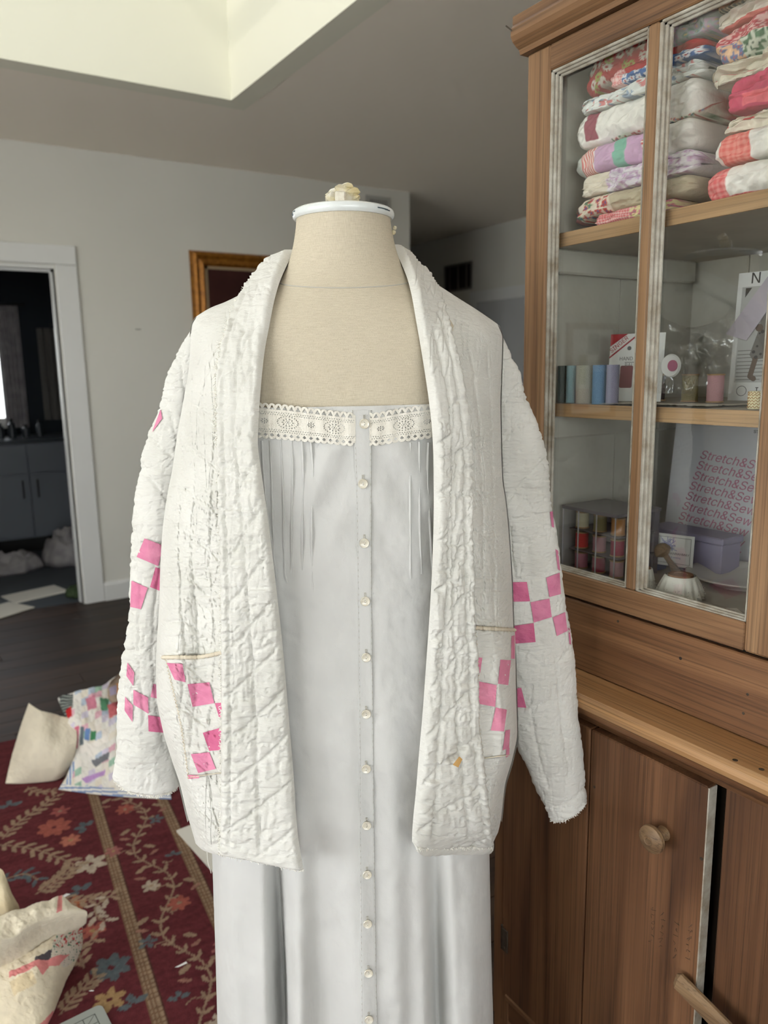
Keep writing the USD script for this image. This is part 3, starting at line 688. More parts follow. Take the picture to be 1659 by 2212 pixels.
fq = folded_quilt
G1, G2 = 'quilts in the left stack', 'quilts in the right stack'
fq('folded beige quilt with a multicoloured floral end, bottom of the left stack', .735, .957, 1.600, 1.630, .990, p_bands([.016, .082], [p_floral((70, 80, 100), (150, 90, 90), (120, 130, 90), .012, 4, 5), p_floral((226, 214, 196), (196, 84, 76), (70, 100, 160), .011, 14, 5, (110, 140, 100)), p_plain(BEIGE)]), 1, 1, droop=.014, group=G1)
fq('thin folded red print cloth showing under the beige quilt, left stack', .76, .905, 1.579, 1.600, .988, p_bands([.07], [p_check((214, 92, 100), (238, 206, 200), .0045), p_floral((232, 220, 170), (206, 120, 140), (110, 150, 130), .010, 15, 5)]), 1, 2, group=G1, endr=.008)
fq('thin white and lavender quilt rolled at its end, second layer of the left stack', .735, .948, 1.631, 1.664, .992, p_bands([.06], [p_plain(CREAM), p_floral((226, 220, 224), (206, 180, 206), (190, 150, 180), .012, 16, 5)]), 3, 3, group=G1, wob=.005)
fq('patchwork quilt of lilac, teal and red striped patches in the left stack', .735, .957, 1.665, 1.706, .986, p_bands([.020, .046, .085, .105, .135, .150], [p_plain((196, 200, 192)), p_stripe((206, 84, 80), (232, 222, 214), .0045), p_plain((196, 158, 190)), p_plain((120, 178, 158)), p_plain((200, 160, 194)), p_stripe((206, 70, 70), (234, 226, 216), .006, along='v'), p_plain(WHITE)]), 1, 4, group=G1, droop=.006)
fq('plump white quilt with a maroon patch near its end, middle of the left stack', .730, .959, 1.707, 1.757, .984, lambda u, v: np.where(((u > .028) & (u < .052) & (v > .022))[:, None], A((146, 62, 84), len(u)), np.where(((v < .012) & (u > .07))[:, None], smallfl(u, v), p_plain(WHITE)(u, v))), 1, 5, group=G1)
fq('thin frayed white quilt layers above the plump white quilt, left stack', .730, .952, 1.758, 1.778, .986, lambda u, v: np.where((fbm(np.stack([u * 90, v * 200, 0 * u], -1), 2, 6) > .17)[:, None], A((150, 166, 186), len(u)), np.where((fbm(np.stack([u * 120, v * 90, 0 * u], -1), 2, 16) > .20)[:, None], A((206, 130, 130), len(u)), p_plain((224, 226, 222))(u, v))), 3, 6, group=G1, wob=.007)
fq('blue floral and red folded cloth tucked in the left stack, beside the daisy quilt', .725, .888, 1.779, 1.803, .976, lambda u, v: np.where((v > .022)[:, None], p_bands([.028], [p_check((216, 120, 120), (238, 204, 200), .005), p_plain((178, 44, 54))])(u, v), np.where((u < .03)[:, None], p_check((220, 120, 120), (240, 210, 206), .004)(u, v), bluefl(u, v))), 2, 7, group=G1)
fq('red quilt printed with big white daisies, top left of the left stack', .790, .957, 1.804, 1.846, .994, daisy, 1, 8, droop=.026, group=G1, endr=.03)
fq('pale blue-green floral quilt bunched on top behind the muntin', .700, .815, 1.806, 1.846, .984, palefl, 1, 9, group=G1, endr=.03, wob=.008)
fq('white quilt with a red gingham corner, bottom of the right stack', .36, .705, 1.579, 1.622, .978, p_bands([.036], [p_check((214, 96, 100), (228, 150, 146), .008), lambda u, v: np.where(((v < .014) & (u < .10))[:, None], redcheck(u, v), p_plain(WHITE)(u, v))]), 1, 11, group=G2)
fq('white quilt with broad red check patches, second layer of the right stack', .36, .698, 1.625, 1.663, .980, p_bands([.014, .056, .11, .15], [p_plain(WHITE), p_check((214, 100, 96), (226, 146, 136), .008), p_plain(WHITE), redcheck, p_plain(WHITE)]), 1, 12, group=G2, tilt=.01)
fq('thin cream quilt with frayed red bits, third layer of the right stack', .36, .690, 1.664, 1.684, .984, lambda u, v: np.where((fbm(np.stack([u * 50, v * 60, 0 * u], -1), 2, 13) > .16)[:, None], A((206, 92, 92), len(u)), p_plain(CREAM)(u, v)), 3, 13, group=G2, wob=.008)
fq('raspberry pink quilt folded in the middle of the right stack', .36, .680, 1.685, 1.728, .976, lambda u, v: np.where(((u > .03) & (u < .07) & (v > .010) & (v < .03))[:, None], A((226, 112, 124), len(u)), np.where(((u > .07) & (u < .085))[:, None], A(CREAM, len(u)), p_plain((196, 74, 104), .08)(u, v))), 3, 14, group=G2, wob=.006)
fq('cream and pink edged thin quilts above the raspberry one, right stack', .36, .712, 1.729, 1.753, .980, lambda u, v: np.where((np.abs(v - .016) < .003)[:, None], A((218, 140, 140), len(u)), p_plain((212, 204, 186))(u, v)), 3, 15, group=G2, wob=.008)
fq('red print quilt with a green print patch and peach floral end, right stack', .36, .706, 1.754, 1.797, .978, lambda u, v: np.where((v > .030)[:, None], redprint(u, v), p_bands([.045, .16], [peachfl, greenfl, p_plain((150, 50, 60))])(u, v)), 1, 16, group=G2, wob=.006)
fq('thin cream quilt layers edged in coral, near the top of the right stack', .36, .708, 1.798, 1.816, .982, lambda u, v: np.where((v < .008)[:, None], A((214, 120, 112), len(u)), p_plain((222, 212, 198))(u, v)), 2, 17, group=G2, wob=.006)
fq('beige quilt with black dashes and a pink print, top of the right stack', .36, .706, 1.817, 1.842, .982, p_bands([.05], [lambda u, v: np.where((((u / .006) % 1 < .6) & ((v / .008) % 1 < .3))[:, None], A((60, 54, 50), len(u)), A((204, 188, 158), len(u))), redprint]), 2, 18, group=G2)

# ---------------------------------------------------------------- middle shelf
def plate(name, poly, c, m, ex, ey, parent, t=.0004, off=0.0, col=None):
    """A flat shape (2-D polygon in metres) laid on the plane through c spanned by ex, ey."""
    ex, ey = np.array(ex, float), np.array(ey, float); n = np.cross(ex, ey)
    ms = [trimesh.creation.extrude_polygon(g, t, engine='earcut') for g in getattr(poly, 'geoms', [poly])]
    m_ = cat(*ms); v = m_.vertices; m_.vertices = np.array(c) + v[:, :1] * ex + v[:, 1:2] * ey + (v[:, 2:] + off) * n; m_.fix_normals()
    return obj(name, m_, m, parent)


def text_on(name, s, c, h, ex, ey, m, parent, off=.0006, bold=False, center=False, rot=0.0, slant=0.0):
    t = meshkit.text_mesh(s, h, .0003, bold); v = t.vertices.copy()
    if center: v[:, 0] -= (v[:, 0].min() + v[:, 0].max()) / 2
    v[:, 0] += slant * v[:, 1]
    if rot: v[:, :2] = v[:, :2] @ np.array([[math.cos(rot), math.sin(rot)], [-math.sin(rot), math.cos(rot)]])
    ex, ey = np.array(ex, float), np.array(ey, float); t.vertices = np.array(c) + v[:, :1] * ex + v[:, 1:2] * ey + (v[:, 2:] + off) * np.cross(ex, ey); t.fix_normals()
    return obj(name, t, m, parent)


def rectp(x0, y0, x1, y1): return Polygon([(x0, y0), (x1, y0), (x1, y1), (x0, y1)])


for nm, c, rg in (('ink_red', (168, 34, 50), .6), ('ink_black', (40, 40, 42), .6), ('ink_pink', (186, 112, 140), .7), ('ink_lilac', (150, 152, 192), .7), ('ink_grey', (110, 110, 112), .7), ('window_maroon', (128, 72, 78), .4), ('price_red', (232, 76, 76), .6), ('lilac_ribbon', (196, 186, 198), .8), ('photo_dark', (64, 60, 58), .5), ('photo_mid', (118, 114, 110), .5), ('photo_light', (186, 186, 184), .5), ('photo_skin', (104, 84, 72), .5),
                  ('bag_paper', (204, 204, 210), .7), ('lilac_box', (146, 140, 166), .7), ('blue_box', (122, 138, 184), .7), ('plate_white', (214, 210, 202), .25), ('cork', (136, 96, 66), .8), ('thread_teal', (34, 62, 64), .7), ('thread_pale_blue', (150, 186, 198), .7), ('thread_stone', (176, 176, 164), .7), ('thread_blue', (106, 146, 184), .7), ('thread_lilac', (152, 152, 178), .7),
                  ('thread_cream', (226, 218, 180), .7), ('thread_red', (214, 60, 58), .7), ('thread_pink', (206, 132, 146), .7), ('thread_dark', (60, 36, 44), .7), ('thread_olive', (150, 138, 92), .7), ('thread_white', (206, 200, 192), .7), ('thread_orange', (190, 132, 72), .7), ('thread_crimson', (160, 24, 66), .7), ('thread_rose', (196, 146, 152), .7), ('spool_wood', (178, 142, 98), .6), ('scrap_red', (120, 40, 40), .8)):
    plain(nm, c, rg, .3, bump=.6 if nm.startswith('thread_') else 0, bscale=700)


def spool(label, c, r, h, m, group=None, flange=True, z=None, cat_='thread spool'):
    t = thing('thread_spool', label, cat_, group, loc=c); e = .0022 if flange else 0
    if flange:
        for zz in (0, h - e): obj('flange', lathe([(0, zz), (r * 1.06, zz), (r * 1.06, zz + e), (0, zz + e)], 24), 'spool_wood', t, smooth=30)
    prof = [(0, e)] + [(r * (.97 + .03 * (k % 2)), e + (h - 2 * e) * k / 18) for k in range(19)] + [(0, h - e)]
    obj('thread', lathe(prof, 28), m, t, smooth=50)
    return t


GT = 'cloth-bound thread cones on the middle shelf'
for pxc, half, mm, lab in ((1213, 9, 'thread_teal', 'dark teal thread roll, leftmost in the row on the middle shelf'), (1232, 10, 'thread_pale_blue', 'pale blue thread roll beside the dark teal one'), (1261, 17, 'thread_stone', 'stone grey thread roll in the middle of the row'), (1293, 14, 'thread_blue', 'sky blue thread roll between the grey and the lilac ones'), (1322, 13, 'thread_lilac', 'lilac thread roll, rightmost in the row by the needle card')):
    c = hit(pxc, 866, 0, .988); r = half * np.linalg.norm(c - EYE) / FPX
    spool(lab, (c[0], min(c[1], .972), 1.3005), r, .063, mm, GT, flange=False)
nc = thing('needle_card', 'white needle packet with a red corner band and a maroon window', 'card')
c0 = hit(1310, 858, 0, 1.065); c0[2] = 1.3012
ex = np.array([.35, -.936, 0]); ex /= np.linalg.norm(ex); ey = np.array([.10, .04, 1.0]); ey -= ex * (ey @ ex); ey /= np.linalg.norm(ey)
W_, H_ = .094, .115
plate('card', rectp(0, 0, W_, H_), c0, 'card_white', ex, ey, nc)
plate('red_corner', Polygon([(0, H_), (0, H_ - .021), (.030, H_)]), c0, 'ink_red', ex, ey, nc, off=.0005)
plate('red_stripe', Polygon([(0, H_ - .0385), (0, H_ - .0415), (.052, H_), (.048, H_)]), c0, 'ink_red', ex, ey, nc, off=.0005)
text_on('lettering', 'SINGER', c0 + ey * (H_ - .032) + ex * .003, .0072, ex, ey, 'ink_red', nc, rot=math.radians(39))
text_on('lettering', 'HAND NEEDLES', c0 + ey * (H_ - .045) + ex * .018, .0060, ex, ey, 'ink_grey', nc)
text_on('lettering', 'BALL POINT', c0 + ey * (H_ - .056) + ex * .028, .0060, ex, ey, 'ink_grey', nc)
plate('hang_hole', Point(.034, H_ - .0245).buffer(.0035), c0, 'ink_grey', ex, ey, nc, off=.0005)
plate('price_sticker', rectp(.046, H_ - .033, .056, H_ - .020), c0, 'price_red', ex, ey, nc, off=.0005)
plate('window', rectp(.024, .026, .040, .058).buffer(.003), c0, 'window_maroon', ex, ey, nc, off=.0005)
plate('text_rule', rectp(.028, .066, .085, .067), c0, 'ink_grey', ex, ey, nc, off=.0005)

pb = thing('plastic_bag', 'clear plastic bag of notions slumped on the middle shelf', 'bag')
bc = [hit(x, y, 0, X) for x, y, X in ((1418, 850, 1.08), (1585, 850, 1.13), (1588, 662, 1.17), (1540, 735, 1.13), (1417, 672, 1.13))]
N = 34; a, b = np.meshgrid(np.linspace(0, 1, N), np.linspace(0, 1, N))
tl, tr, bl, br = bc[4], bc[2], bc[0], bc[1]
P = (bl * ((1 - a) * (1 - b))[..., None] + br * (a * (1 - b))[..., None] + tl * ((1 - a) * b)[..., None] + tr * (a * b)[..., None])
dp = .020 * np.sin(np.pi * a) * np.sin(np.pi * b) ** .5 * (1.1 - b)
dip = .030 * np.sin(np.pi * a) * b ** 3
wr = fbm(np.stack([a * 7 + b * 5, b * 4 - a * 6, 0 * a], -1), 3, 5) * .022
for s, nm in ((1, 'front_film'), (-1, 'back_film')):
    Q_ = P.copy(); Q_[..., 0] -= s * (dp * .9 + .002) + wr; Q_[..., 2] -= dip; Q_[..., 2] = np.maximum(Q_[..., 2], 1.3012)
    obj(nm, grid_mesh(Q_), 'bag_plastic', pb, smooth=True)
c = hit(1452, 790, 0, 1.085); t = thing('notion', 'round white and pink disc inside the clear bag', 'notion', loc=(c[0], c[1], c[2]))
dm = lathe([(0, 0), (.017, 0), (.019, .003), (.017, .006), (0, .006)], 28, '-x'); obj('disc', dm, 'card_white', t, smooth=40)
dm = lathe([(0, .006), (.009, .006), (.009, .008), (0, .008)], 24, '-x'); dm.apply_translation([0, -.006, 0]); obj('centre', dm, 'ink_pink', t)
for (px, py, mm, lab) in ((1490, 842, 'thread_olive', 'beige spool in the clear bag, below the round disc'), (1545, 842, 'thread_rose', 'rose spool at the right end of the clear bag'), (1420, 842, 'thread_dark', 'dark spool at the left end of the clear bag')):
    c = hit(px, py, 0, 1.12); spool(lab, (c[0], c[1], 1.3015), .013, .045, mm, 'spools in the clear bag')

pc = thing('photo_card', 'black and white print of a woman in a floral skirt, standing on the middle shelf', 'print')
c0 = hit(1572, 858, 0, 1.20); c0[2] = 1.3012
ex = np.array([.15, -.989, 0]); ex /= np.linalg.norm(ex); ey = np.array([.08, -.10, 1.0]); ey -= ex * (ey @ ex); ey /= np.linalg.norm(ey)
k_ = np.linalg.norm(c0 - EYE) / FPX * 1.22                              # metres per pixel along the card
def PX(x, y): return ((x - 1572) * k_ * .98, (858 - y) * k_ * .83)
def pp(*pts): return Polygon([PX(x, y) for x, y in pts])
plate('card', rectp(0, 0, .135, .208), c0, 'card_white', ex, ey, pc)
plate('picture', rectp(.008, .030, .130, .185), c0, 'photo_light', ex, ey, pc, off=.0005, t=.0003)
for q in range(9): plate('water_line', affinity.rotate(rectp(.010, .034 + q * .006, .05 + .06 * ((q * 37) % 10) / 10, .0352 + q * .006), 1.5), c0, 'photo_mid', ex, ey, pc, off=.0008, t=.0002)
sk_ = [(.048, .155), (.040, .110), (.030, .075), (.036, .066), (.060, .070), (.092, .066), (.106, .074), (.098, .120), (.090, .160)]
plate('skirt', Polygon(sk_), c0, 'photo_mid', ex, ey, pc, off=.0010, t=.0003)
r = random.Random(4); sp = Polygon(sk_).buffer(-.003)
bl_ = [Point(x, y).buffer(r.uniform(.0015, .003), 6) for x, y in ((r.uniform(.03, .106), r.uniform(.066, .16)) for _ in range(150)) if sp.contains(Point(x, y))]
plate('skirt_pattern', shapely.union_all(bl_[::2]), c0, 'photo_dark', ex, ey, pc, off=.0014, t=.0002)
for a0, a1 in ((.040, .034), (.084, .092)): plate('leg', LineString([(a0, .068), (a1, .040), (a1 + .006, .036)]).buffer(.0042), c0, 'photo_skin', ex, ey, pc, off=.0012, t=.0002)
plate('hand', Point(.042, .118).buffer(.006), c0, 'photo_skin', ex, ey, pc, off=.0016, t=.0002)
text_on('lettering', 'N', c0 + ex * .020 + ey * .190, .017, ex, ey, 'ink_black', pc)
text_on('lettering', 'I', c0 + ex * .044 + ey * .012, .010, ex, ey, 'ink_black', pc)
plate('dark_corner', Polygon([(.014, .183), (.024, .183), (.014, .168)]), c0, 'ink_black', ex, ey, pc, off=.0012, t=.0002)
plate('seal', Point(.022, .016).buffer(.0085).difference(Point(.022, .016).buffer(.0075)), c0, 'ink_grey', ex, ey, pc, off=.0006, t=.0002)
rb = thing('ribbon_tag', 'pale lilac paper strip pinned across the black and white print', 'ribbon')
plate('strip', Polygon([(-.012, .110), (.024, .098), (.088, .200), (.058, .212)]), c0, 'lilac_ribbon', ex, ey, rb, off=.0035, t=.0006)
plate('pin', LineString([(.066, .203), (.078, .200)]).buffer(.0006), c0, 'old_iron', ex, ey, rb, off=.0045, t=.0006)
c = hit(1636, 876, 0, 1.0); lr = thing('lace_roll', 'small cream roll of lace trim at the front of the middle shelf', 'lace', loc=(c[0], c[1], 1.3005))
obj('roll', lathe([(0, 0), (.0115, 0)] + [(.0118 + .0004 * (q % 2), .024 * q / 10) for q in range(11)] + [(0, .024)], 24), 'thread_cream', lr, smooth=50)
curves('lace_pattern', [np.array([[.0125 * math.cos(t), .0125 * math.sin(t), z + .0012 * math.sin(t * 16 + q)] for t in np.linspace(2, 4.6, 50)]) for q, z in enumerate((.003, .007, .011, .015, .019, .022))], .0009, 'spool_wood', lr)
for q, (x0, x1, X, lab) in enumerate(((1300, 1420, .975, 'frayed white cloth scrap at the front of the middle shelf under the needle card'), (1425, 1530, .985, 'white scalloped paper scrap on the middle shelf below the plastic bag'), (1540, 1580, 1.02, 'small folded white paper beside the black and white print'))):
    ya, yb_ = hit(x0, 866, 0, X)[1], hit(x1, 866, 0, X)[1]; nn = 40; T = np.linspace(0, 1, nn); R_ = np.random.default_rng(q)
    fr = X - .004 + .004 * fbm(np.stack([T * 9, 0 * T, 0 * T + q], -1), 3, q)
    G = np.stack([np.stack([fr + (.07 + .01 * q) * s, ya + (yb_ - ya) * T, 1.3022 + .002 * (1 - s) * (.5 + fbm(np.stack([T * 14, 0 * T + s, 0 * T], -1), 2, q)) + 0 * T], -1) for s in (0, .3, 1)])
    tag(obj('cloth_scrap', grid_mesh(G), 'paper', smooth=True), lab, 'scrap')

# ---------------------------------------------------------------- bottom of the hutch
oz = 1.0005
plain('smoked_plastic', (104, 96, 102), .25, .5); plain('rib_plastic', (170, 166, 170), .2, .6)
og = thing('thread_organiser', 'clear plastic organiser with tiers of thread spools', 'organiser')
ox0, ox1, oy0, oy1 = 1.000, 1.110, .850, .972
def slab(*a): return box(*a, .0008)
obj('front_wall', sheet((ox0, oy0, oz), (ox0, oy1, oz), (ox0, oy1, oz + .112), (ox0, oy0, oz + .112)), 'clear_plastic', og)
obj('near_wall', sheet((ox0, oy0, oz), (ox1, oy0, oz), (ox1, oy0, oz + .112), (ox0, oy0, oz + .112)), 'clear_plastic', og)
obj('far_wall', sheet((ox0, oy1, oz), (ox1, oy1, oz), (ox1, oy1, oz + .112), (ox0, oy1, oz + .112)), 'clear_plastic', og)
obj('back_wall', sheet((ox1, oy0, oz), (ox1, oy1, oz), (ox1, oy1, oz + .112), (ox1, oy0, oz + .112)), 'smoked_plastic', og)
obj('lid', slab(ox0 - .002, ox1 + .002, oy0 - .002, oy1 + .002, oz + .112, oz + .118), 'smoked_plastic', og)
for z in (.0, .037, .074): obj('tier', slab(ox0 + .012, ox1 - .004, oy0 + .004, oy1 - .004, oz + z, oz + z + .002), 'smoked_plastic', og)
for y in (oy0 + .001, oy0 + .042, oy0 + .083, oy1 - .003): obj('corner_rib', slab(ox0 - .002, ox0 + .001, y, y + .002, oz, oz + .113), 'rib_plastic', og)
cols_ = [('thread_pink', 'thread_crimson', 'thread_rose'), ('thread_red', 'thread_rose', 'thread_crimson'), ('thread_cream', 'thread_olive', 'thread_orange')]
nm = {'thread_pink': 'pink', 'thread_crimson': 'crimson', 'thread_rose': 'rose', 'thread_red': 'bright red', 'thread_cream': 'cream', 'thread_olive': 'olive', 'thread_orange': 'orange'}
for k, z in enumerate((.002, .039, .076)):
    for j, y in enumerate((.953, .912, .872)):
        mm = cols_[k][j]
        spool(f'{nm[mm]} thread spool, {("left", "middle", "right")[j]} of the {("bottom", "middle", "top")[k]} tier in the clear organiser', (ox0 + .030, y, oz + z + .0004), .0115, .030, mm, 'spools in the organiser')
lc = thing('trade_card', 'white bordered card with a lavender bouquet print, at the bottom of the hutch', 'card')
c0 = hit(1378, 1212, 0, 1.105); c0[2] = max(c0[2], oz + .004)
tr_ = hit(1472, 1158, 0, 1.135); ex = np.array([.30, -.95, 0]); ex /= np.linalg.norm(ex); ey = np.array([.06, .02, 1.0]); ey -= ex * (ey @ ex); ey /= np.linalg.norm(ey)
W_, H_ = .096, .056
plate('card', rectp(0, 0, W_, H_), c0, 'card_white', ex, ey, lc, t=.0008)
bo = rectp(.005, .005, W_ - .005, H_ - .005); plate('border', bo.difference(bo.buffer(-.0006)), c0, 'ink_grey', ex, ey, lc, off=.0009, t=.0002)
r = random.Random(9); fl_ = [affinity.rotate(LineString([(0, 0), (r.uniform(.003, .010), 0)]).buffer(.0005), r.uniform(0, 360), origin=(0, 0)) for _ in range(60)]
plate('bouquet_print', shapely.union_all([affinity.translate(g, .052 + r.uniform(-.010, .010), .036 + r.uniform(-.006, .007)) for g in fl_]), c0, 'ink_lilac', ex, ey, lc, off=.0009, t=.0002)
text_on('lettering', 'TREASURE BY HANNAHMAY', c0 + ex * .052 + ey * .0205, .0040, ex, ey, 'ink_grey', lc, off=.0009, center=True)
text_on('lettering', 'vintage textiles & sewing', c0 + ex * .052 + ey * .0145, .0028, ex, ey, 'ink_lilac', lc, off=.0009, center=True)
tag(obj('card_stand', box(1.112, 1.150, .86, .92, oz, oz + .03, .002), 'blue_box'), 'small blue box propping up the white bordered card', 'box')
lb = thing('notions_box', 'lilac cardboard box with a lid, behind the ruffled pincushion', 'box')
cb = hit(1500, 1225, 2, oz); 
obj('body', box(cb[0] - .035, cb[0] + .02, cb[1] - .075, cb[1] + .075, oz, oz + .058, .002), 'lilac_box', lb)
obj('lid', box(cb[0] - .038, cb[0] + .023, cb[1] - .078, cb[1] + .078, oz + .058, oz + .070, .002), 'lilac_box', lb)


def ruffle(label, pxc, pyb, zt, r0, r1, top_r, mtop, tiers):
    c = hit(pxc, pyb, 2, oz); c = c + np.array([.5, .84, 0]) * r1 * .7
    t = thing('ruffled_pincushion', label, 'pincushion', loc=(c[0], c[1], oz))
    th = np.linspace(0, 2 * math.pi, 181)[:-1]; zz = np.linspace(1, 0, 22)
    for q in range(tiers):
        b, a = (0.006 if q == 0 else .0), zt * .96
        R_ = []
        for s in zz:
            amp = .0020 * (1 - s) ** 1.2; rad = (r0 + (r1 - r0) * (1 - s) ** .75) * (1 - .04 * q) + amp * np.sin(th * 15 + q * 2) + amp * .6 * np.sin(th * 8 + 1.3 + q)
            sc = .0022 * np.abs(np.sin(th * 16 + q)) if s == 0 else 0
            z = np.full_like(th, (b - (0 if q == 0 else -.001)) * (1 - s) + a * s - 0) + sc
            if q: z = z * .999; z = np.maximum(z - .004 * (1 - s), .0004)
            R_.append(np.stack([rad * np.cos(th), rad * np.sin(th), z], -1))
        obj('ruffle', ring_mesh(np.array(R_)), 'lace_cotton', t, smooth=True)
    eb = []
    for q in range(12):
        for dx, dz in ((-.0025, .016), (.0025, .017), (-.0028, .011)):
            an = q * 2 * math.pi / 12 + dx / r1; rr = r0 + (r1 - r0) * .82 ** .75 + .0016
            e = trimesh.creation.icosphere(1, .0007); e.apply_translation([rr * math.cos(an), rr * math.sin(an), dz * zt / .034]); eb.append(e)
    obj('eyelets', cat(*eb), 'thread_grey', t, kind='stuff')
    obj('body', lathe([(0, .001), (r0 * .9, .001), (r0 * .96, zt * .9), (0, zt * .9)], 30), 'card_white', t)
    obj('top_disc', lathe([(0, zt * .88), (top_r, zt * .88), (top_r * 1.02, zt * .94), (top_r * .97, zt), (top_r * .55, zt * 1.01), (top_r * .5, zt * .985), (0, zt * .985)], 40), mtop, t, smooth=40)
    return t


ruffle('white eyelet ruffled pincushion with a flat wooden top, larger of the two', 1482, 1300, .038, .023, .036, .019, 'cork', 2)
ruffle('small white ruffled jar with a brown stopper beside the muntin', 1396, 1280, .040, .012, .016, .0095, 'cork', 2)
c = hit(1428, 1243, 2, oz); mu = thing('darning_mushroom', 'brown wooden darning mushroom behind the small ruffled jar', 'tool', loc=(c[0] + .01, c[1], oz + .030))
mm = cat(lathe([(0, .0), (.006, .0), (.0145, .006), (.0150, .011), (.011, .019), (.005, .023), (0, .024)], 30), lathe([(0, -.040), (.0065, -.039), (.0068, -.028), (.0045, -.010), (.005, .002), (0, .002)], 24))
mm.apply_transform(trimesh.transformations.rotation_matrix(math.radians(-38), [1, .3, 0])); mm.apply_translation([0, 0, .004]); obj('turned_body', mm, 'knob_wood', mu, smooth=40)
cp = hit(1600, 1250, 2, oz); pl = thing('serving_plate', 'white plate with a stepped rim at the bottom of the hutch', 'plate', loc=(cp[0] - .03, cp[1] - .02, oz))
obj('dish', lathe([(0, .002), (.040, .002), (.042, .0), (.046, .0), (.049, .004), (.075, .013), (.086, .016), (.088, .018), (.085, .0195), (.070, .016), (.048, .008), (0, .007)], 56), 'plate_white', pl, smooth=45)
bg = thing('paper_bag', 'white paper bag printed with rows of pink script, leaning in the hutch', 'bag')
c0 = hit(1496, 1236, 0, 1.235); c0[2] = oz
ex = np.array([.22, -.975, 0]); ex /= np.linalg.norm(ex); ey = np.array([.16, -.055, 1.0]); ey -= ex * (ey @ ex); ey /= np.linalg.norm(ey)
plate('front_sheet', rectp(-.062, 0, .205, .262), c0, 'bag_paper', ex, ey, bg)
plate('back_sheet', rectp(-.062, 0, .205, .262), c0, 'bag_paper', ex, ey, bg, off=-.006)
for q in range(10): text_on('script_line', 'Stretch&Sew', c0 + ex * (-.052 + .0045 * q) + ey * (.017 + .0195 * q), .0155, ex, ey, 'ink_pink', bg, rot=math.radians(-7.5), slant=.22, bold=False)
for q, (s, h) in enumerate((('STRETCH & SEW FABRICS', .0052), ('1165 CAMPBELL LANE', .0036), ('BOWLING GREEN, KY', .0036), ('PHONE 782-0170', .0042))):
    if q == 0 or q: text_on('lettering', s if q in (0,) else ('FABRICS & NOTIONS', 'PATTERNS', 'SEW FABRIC')[q - 1], c0 + ex * .125 + ey * (.243 - .0085 * q), h, ex, ey, 'ink_black', bg, center=True, bold=True)
for q, (px, py, lab) in enumerate(((1568, 1322, 'paper scrap with dark red print at the bottom front of the hutch'), (1602, 1345, 'torn white paper scrap with red print, nearest the stile'), (1318, 1252, 'grey paper scrap in front of the thread organiser'))):
    c = hit(px, py, 2, oz); c[0] = max(c[0], .985); t = thing('paper_scrap', lab, 'scrap', loc=(c[0], c[1], oz), rotz=20 * q)
    r = random.Random(q); po = Polygon([((.024 + r.uniform(-.005, .005)) * math.cos(a), (.019 + r.uniform(-.005, .005)) * math.sin(a)) for a in np.linspace(0, 6.28, 12)[:-1]])
    plate('paper', po, (0, 0, .0002), 'paper', (1, 0, 0), (0, 1, 0), t)
    if q < 2: plate('print', shapely.union_all([Point(r.uniform(-.012, .012), r.uniform(-.010, .010)).buffer(r.uniform(.002, .004), 4) for _ in range(6)]).intersection(po.buffer(-.002)), (0, 0, .0002), 'scrap_red', (1, 0, 0), (0, 1, 0), t, off=.0006, t=.0002)
# ---------------------------------------------------------------- the dress form and what it wears
# form frame: origin on the form's axis at the floor; u to the picture's right, w towards the window and the camera, z up
DAX = 1.08; _h = math.radians(29.5)
FF = np.array([math.sin(_h), math.cos(_h), 0]); FR = np.array([math.cos(_h), -math.sin(_h), 0])
U0_ = 0.009                                             # the neck stands a little right of the frame's origin


def W3(u, w, z):
    u, w, z = np.broadcast_arrays(np.asarray(u, float), np.asarray(w, float), np.asarray(z, float))
    return np.stack([FF[0] * (DAX - w) + FR[0] * u, FF[1] * (DAX - w) + FR[1] * u, z], -1)


def UZ(px, py, w):
    r = ray(px, py); t = (DAX - np.asarray(w, float)) / (r @ FF); p = r * t[..., None]
    return p @ FR, p[..., 2] + EYE[2]


def SP(xs, ys):
    f = PchipInterpolator(xs, ys); lo, hi = xs[0], xs[-1]
    return lambda x: f(np.clip(x, lo, hi))


AXIS = W3(U0_, 0, 0)
form = thing('dress_form', 'linen covered dress form with a white enamelled neck cap', 'dress form')
zt = np.array([.68, .75, .85, .95, 1.05, 1.15, 1.22, 1.30, 1.36, 1.405, 1.425, 1.440, 1.452, 1.464, 1.480, 1.500, 1.53, 1.559])
ta = SP(zt, [.150, .160, .166, .155, .128, .142, .155, .162, .168, .168, .157, .140, .122, .106, .090, .0765, .067, .0625])
tf = SP(zt, [.100, .104, .104, .100, .094, .118, .126, .122, .114, .103, .097, .091, .086, .080, .072, .067, .064, .0625])
tb = SP(zt, [.120, .130, .130, .110, .090, .095, .100, .105, .108, .106, .100, .094, .088, .082, .075, .070, .066, .0625])
tp = SP([.68, 1.36, 1.42, 1.48, 1.556], [2.3, 2.5, 2.4, 2.1, 2.0])


def shell(a, f, b, p, z, th):
    c, s = np.cos(th), np.sin(th); d = (np.abs(c) ** p + np.abs(s) ** p) ** (-1 / p)
    return a * c * d, np.where(s > 0, f, b) * s * d, z


Z_, T_ = np.meshgrid(np.linspace(.68, 1.559, 150), np.linspace(0, 2 * math.pi, 121)[:-1], indexing='ij')
u, w, z = shell(ta(Z_), tf(Z_), tb(Z_), tp(Z_), Z_, T_)
m = ring_mesh(W3(u + U0_, w, z), cap=True); m.fix_normals(); obj('torso', m, 'linen', form, smooth=40)
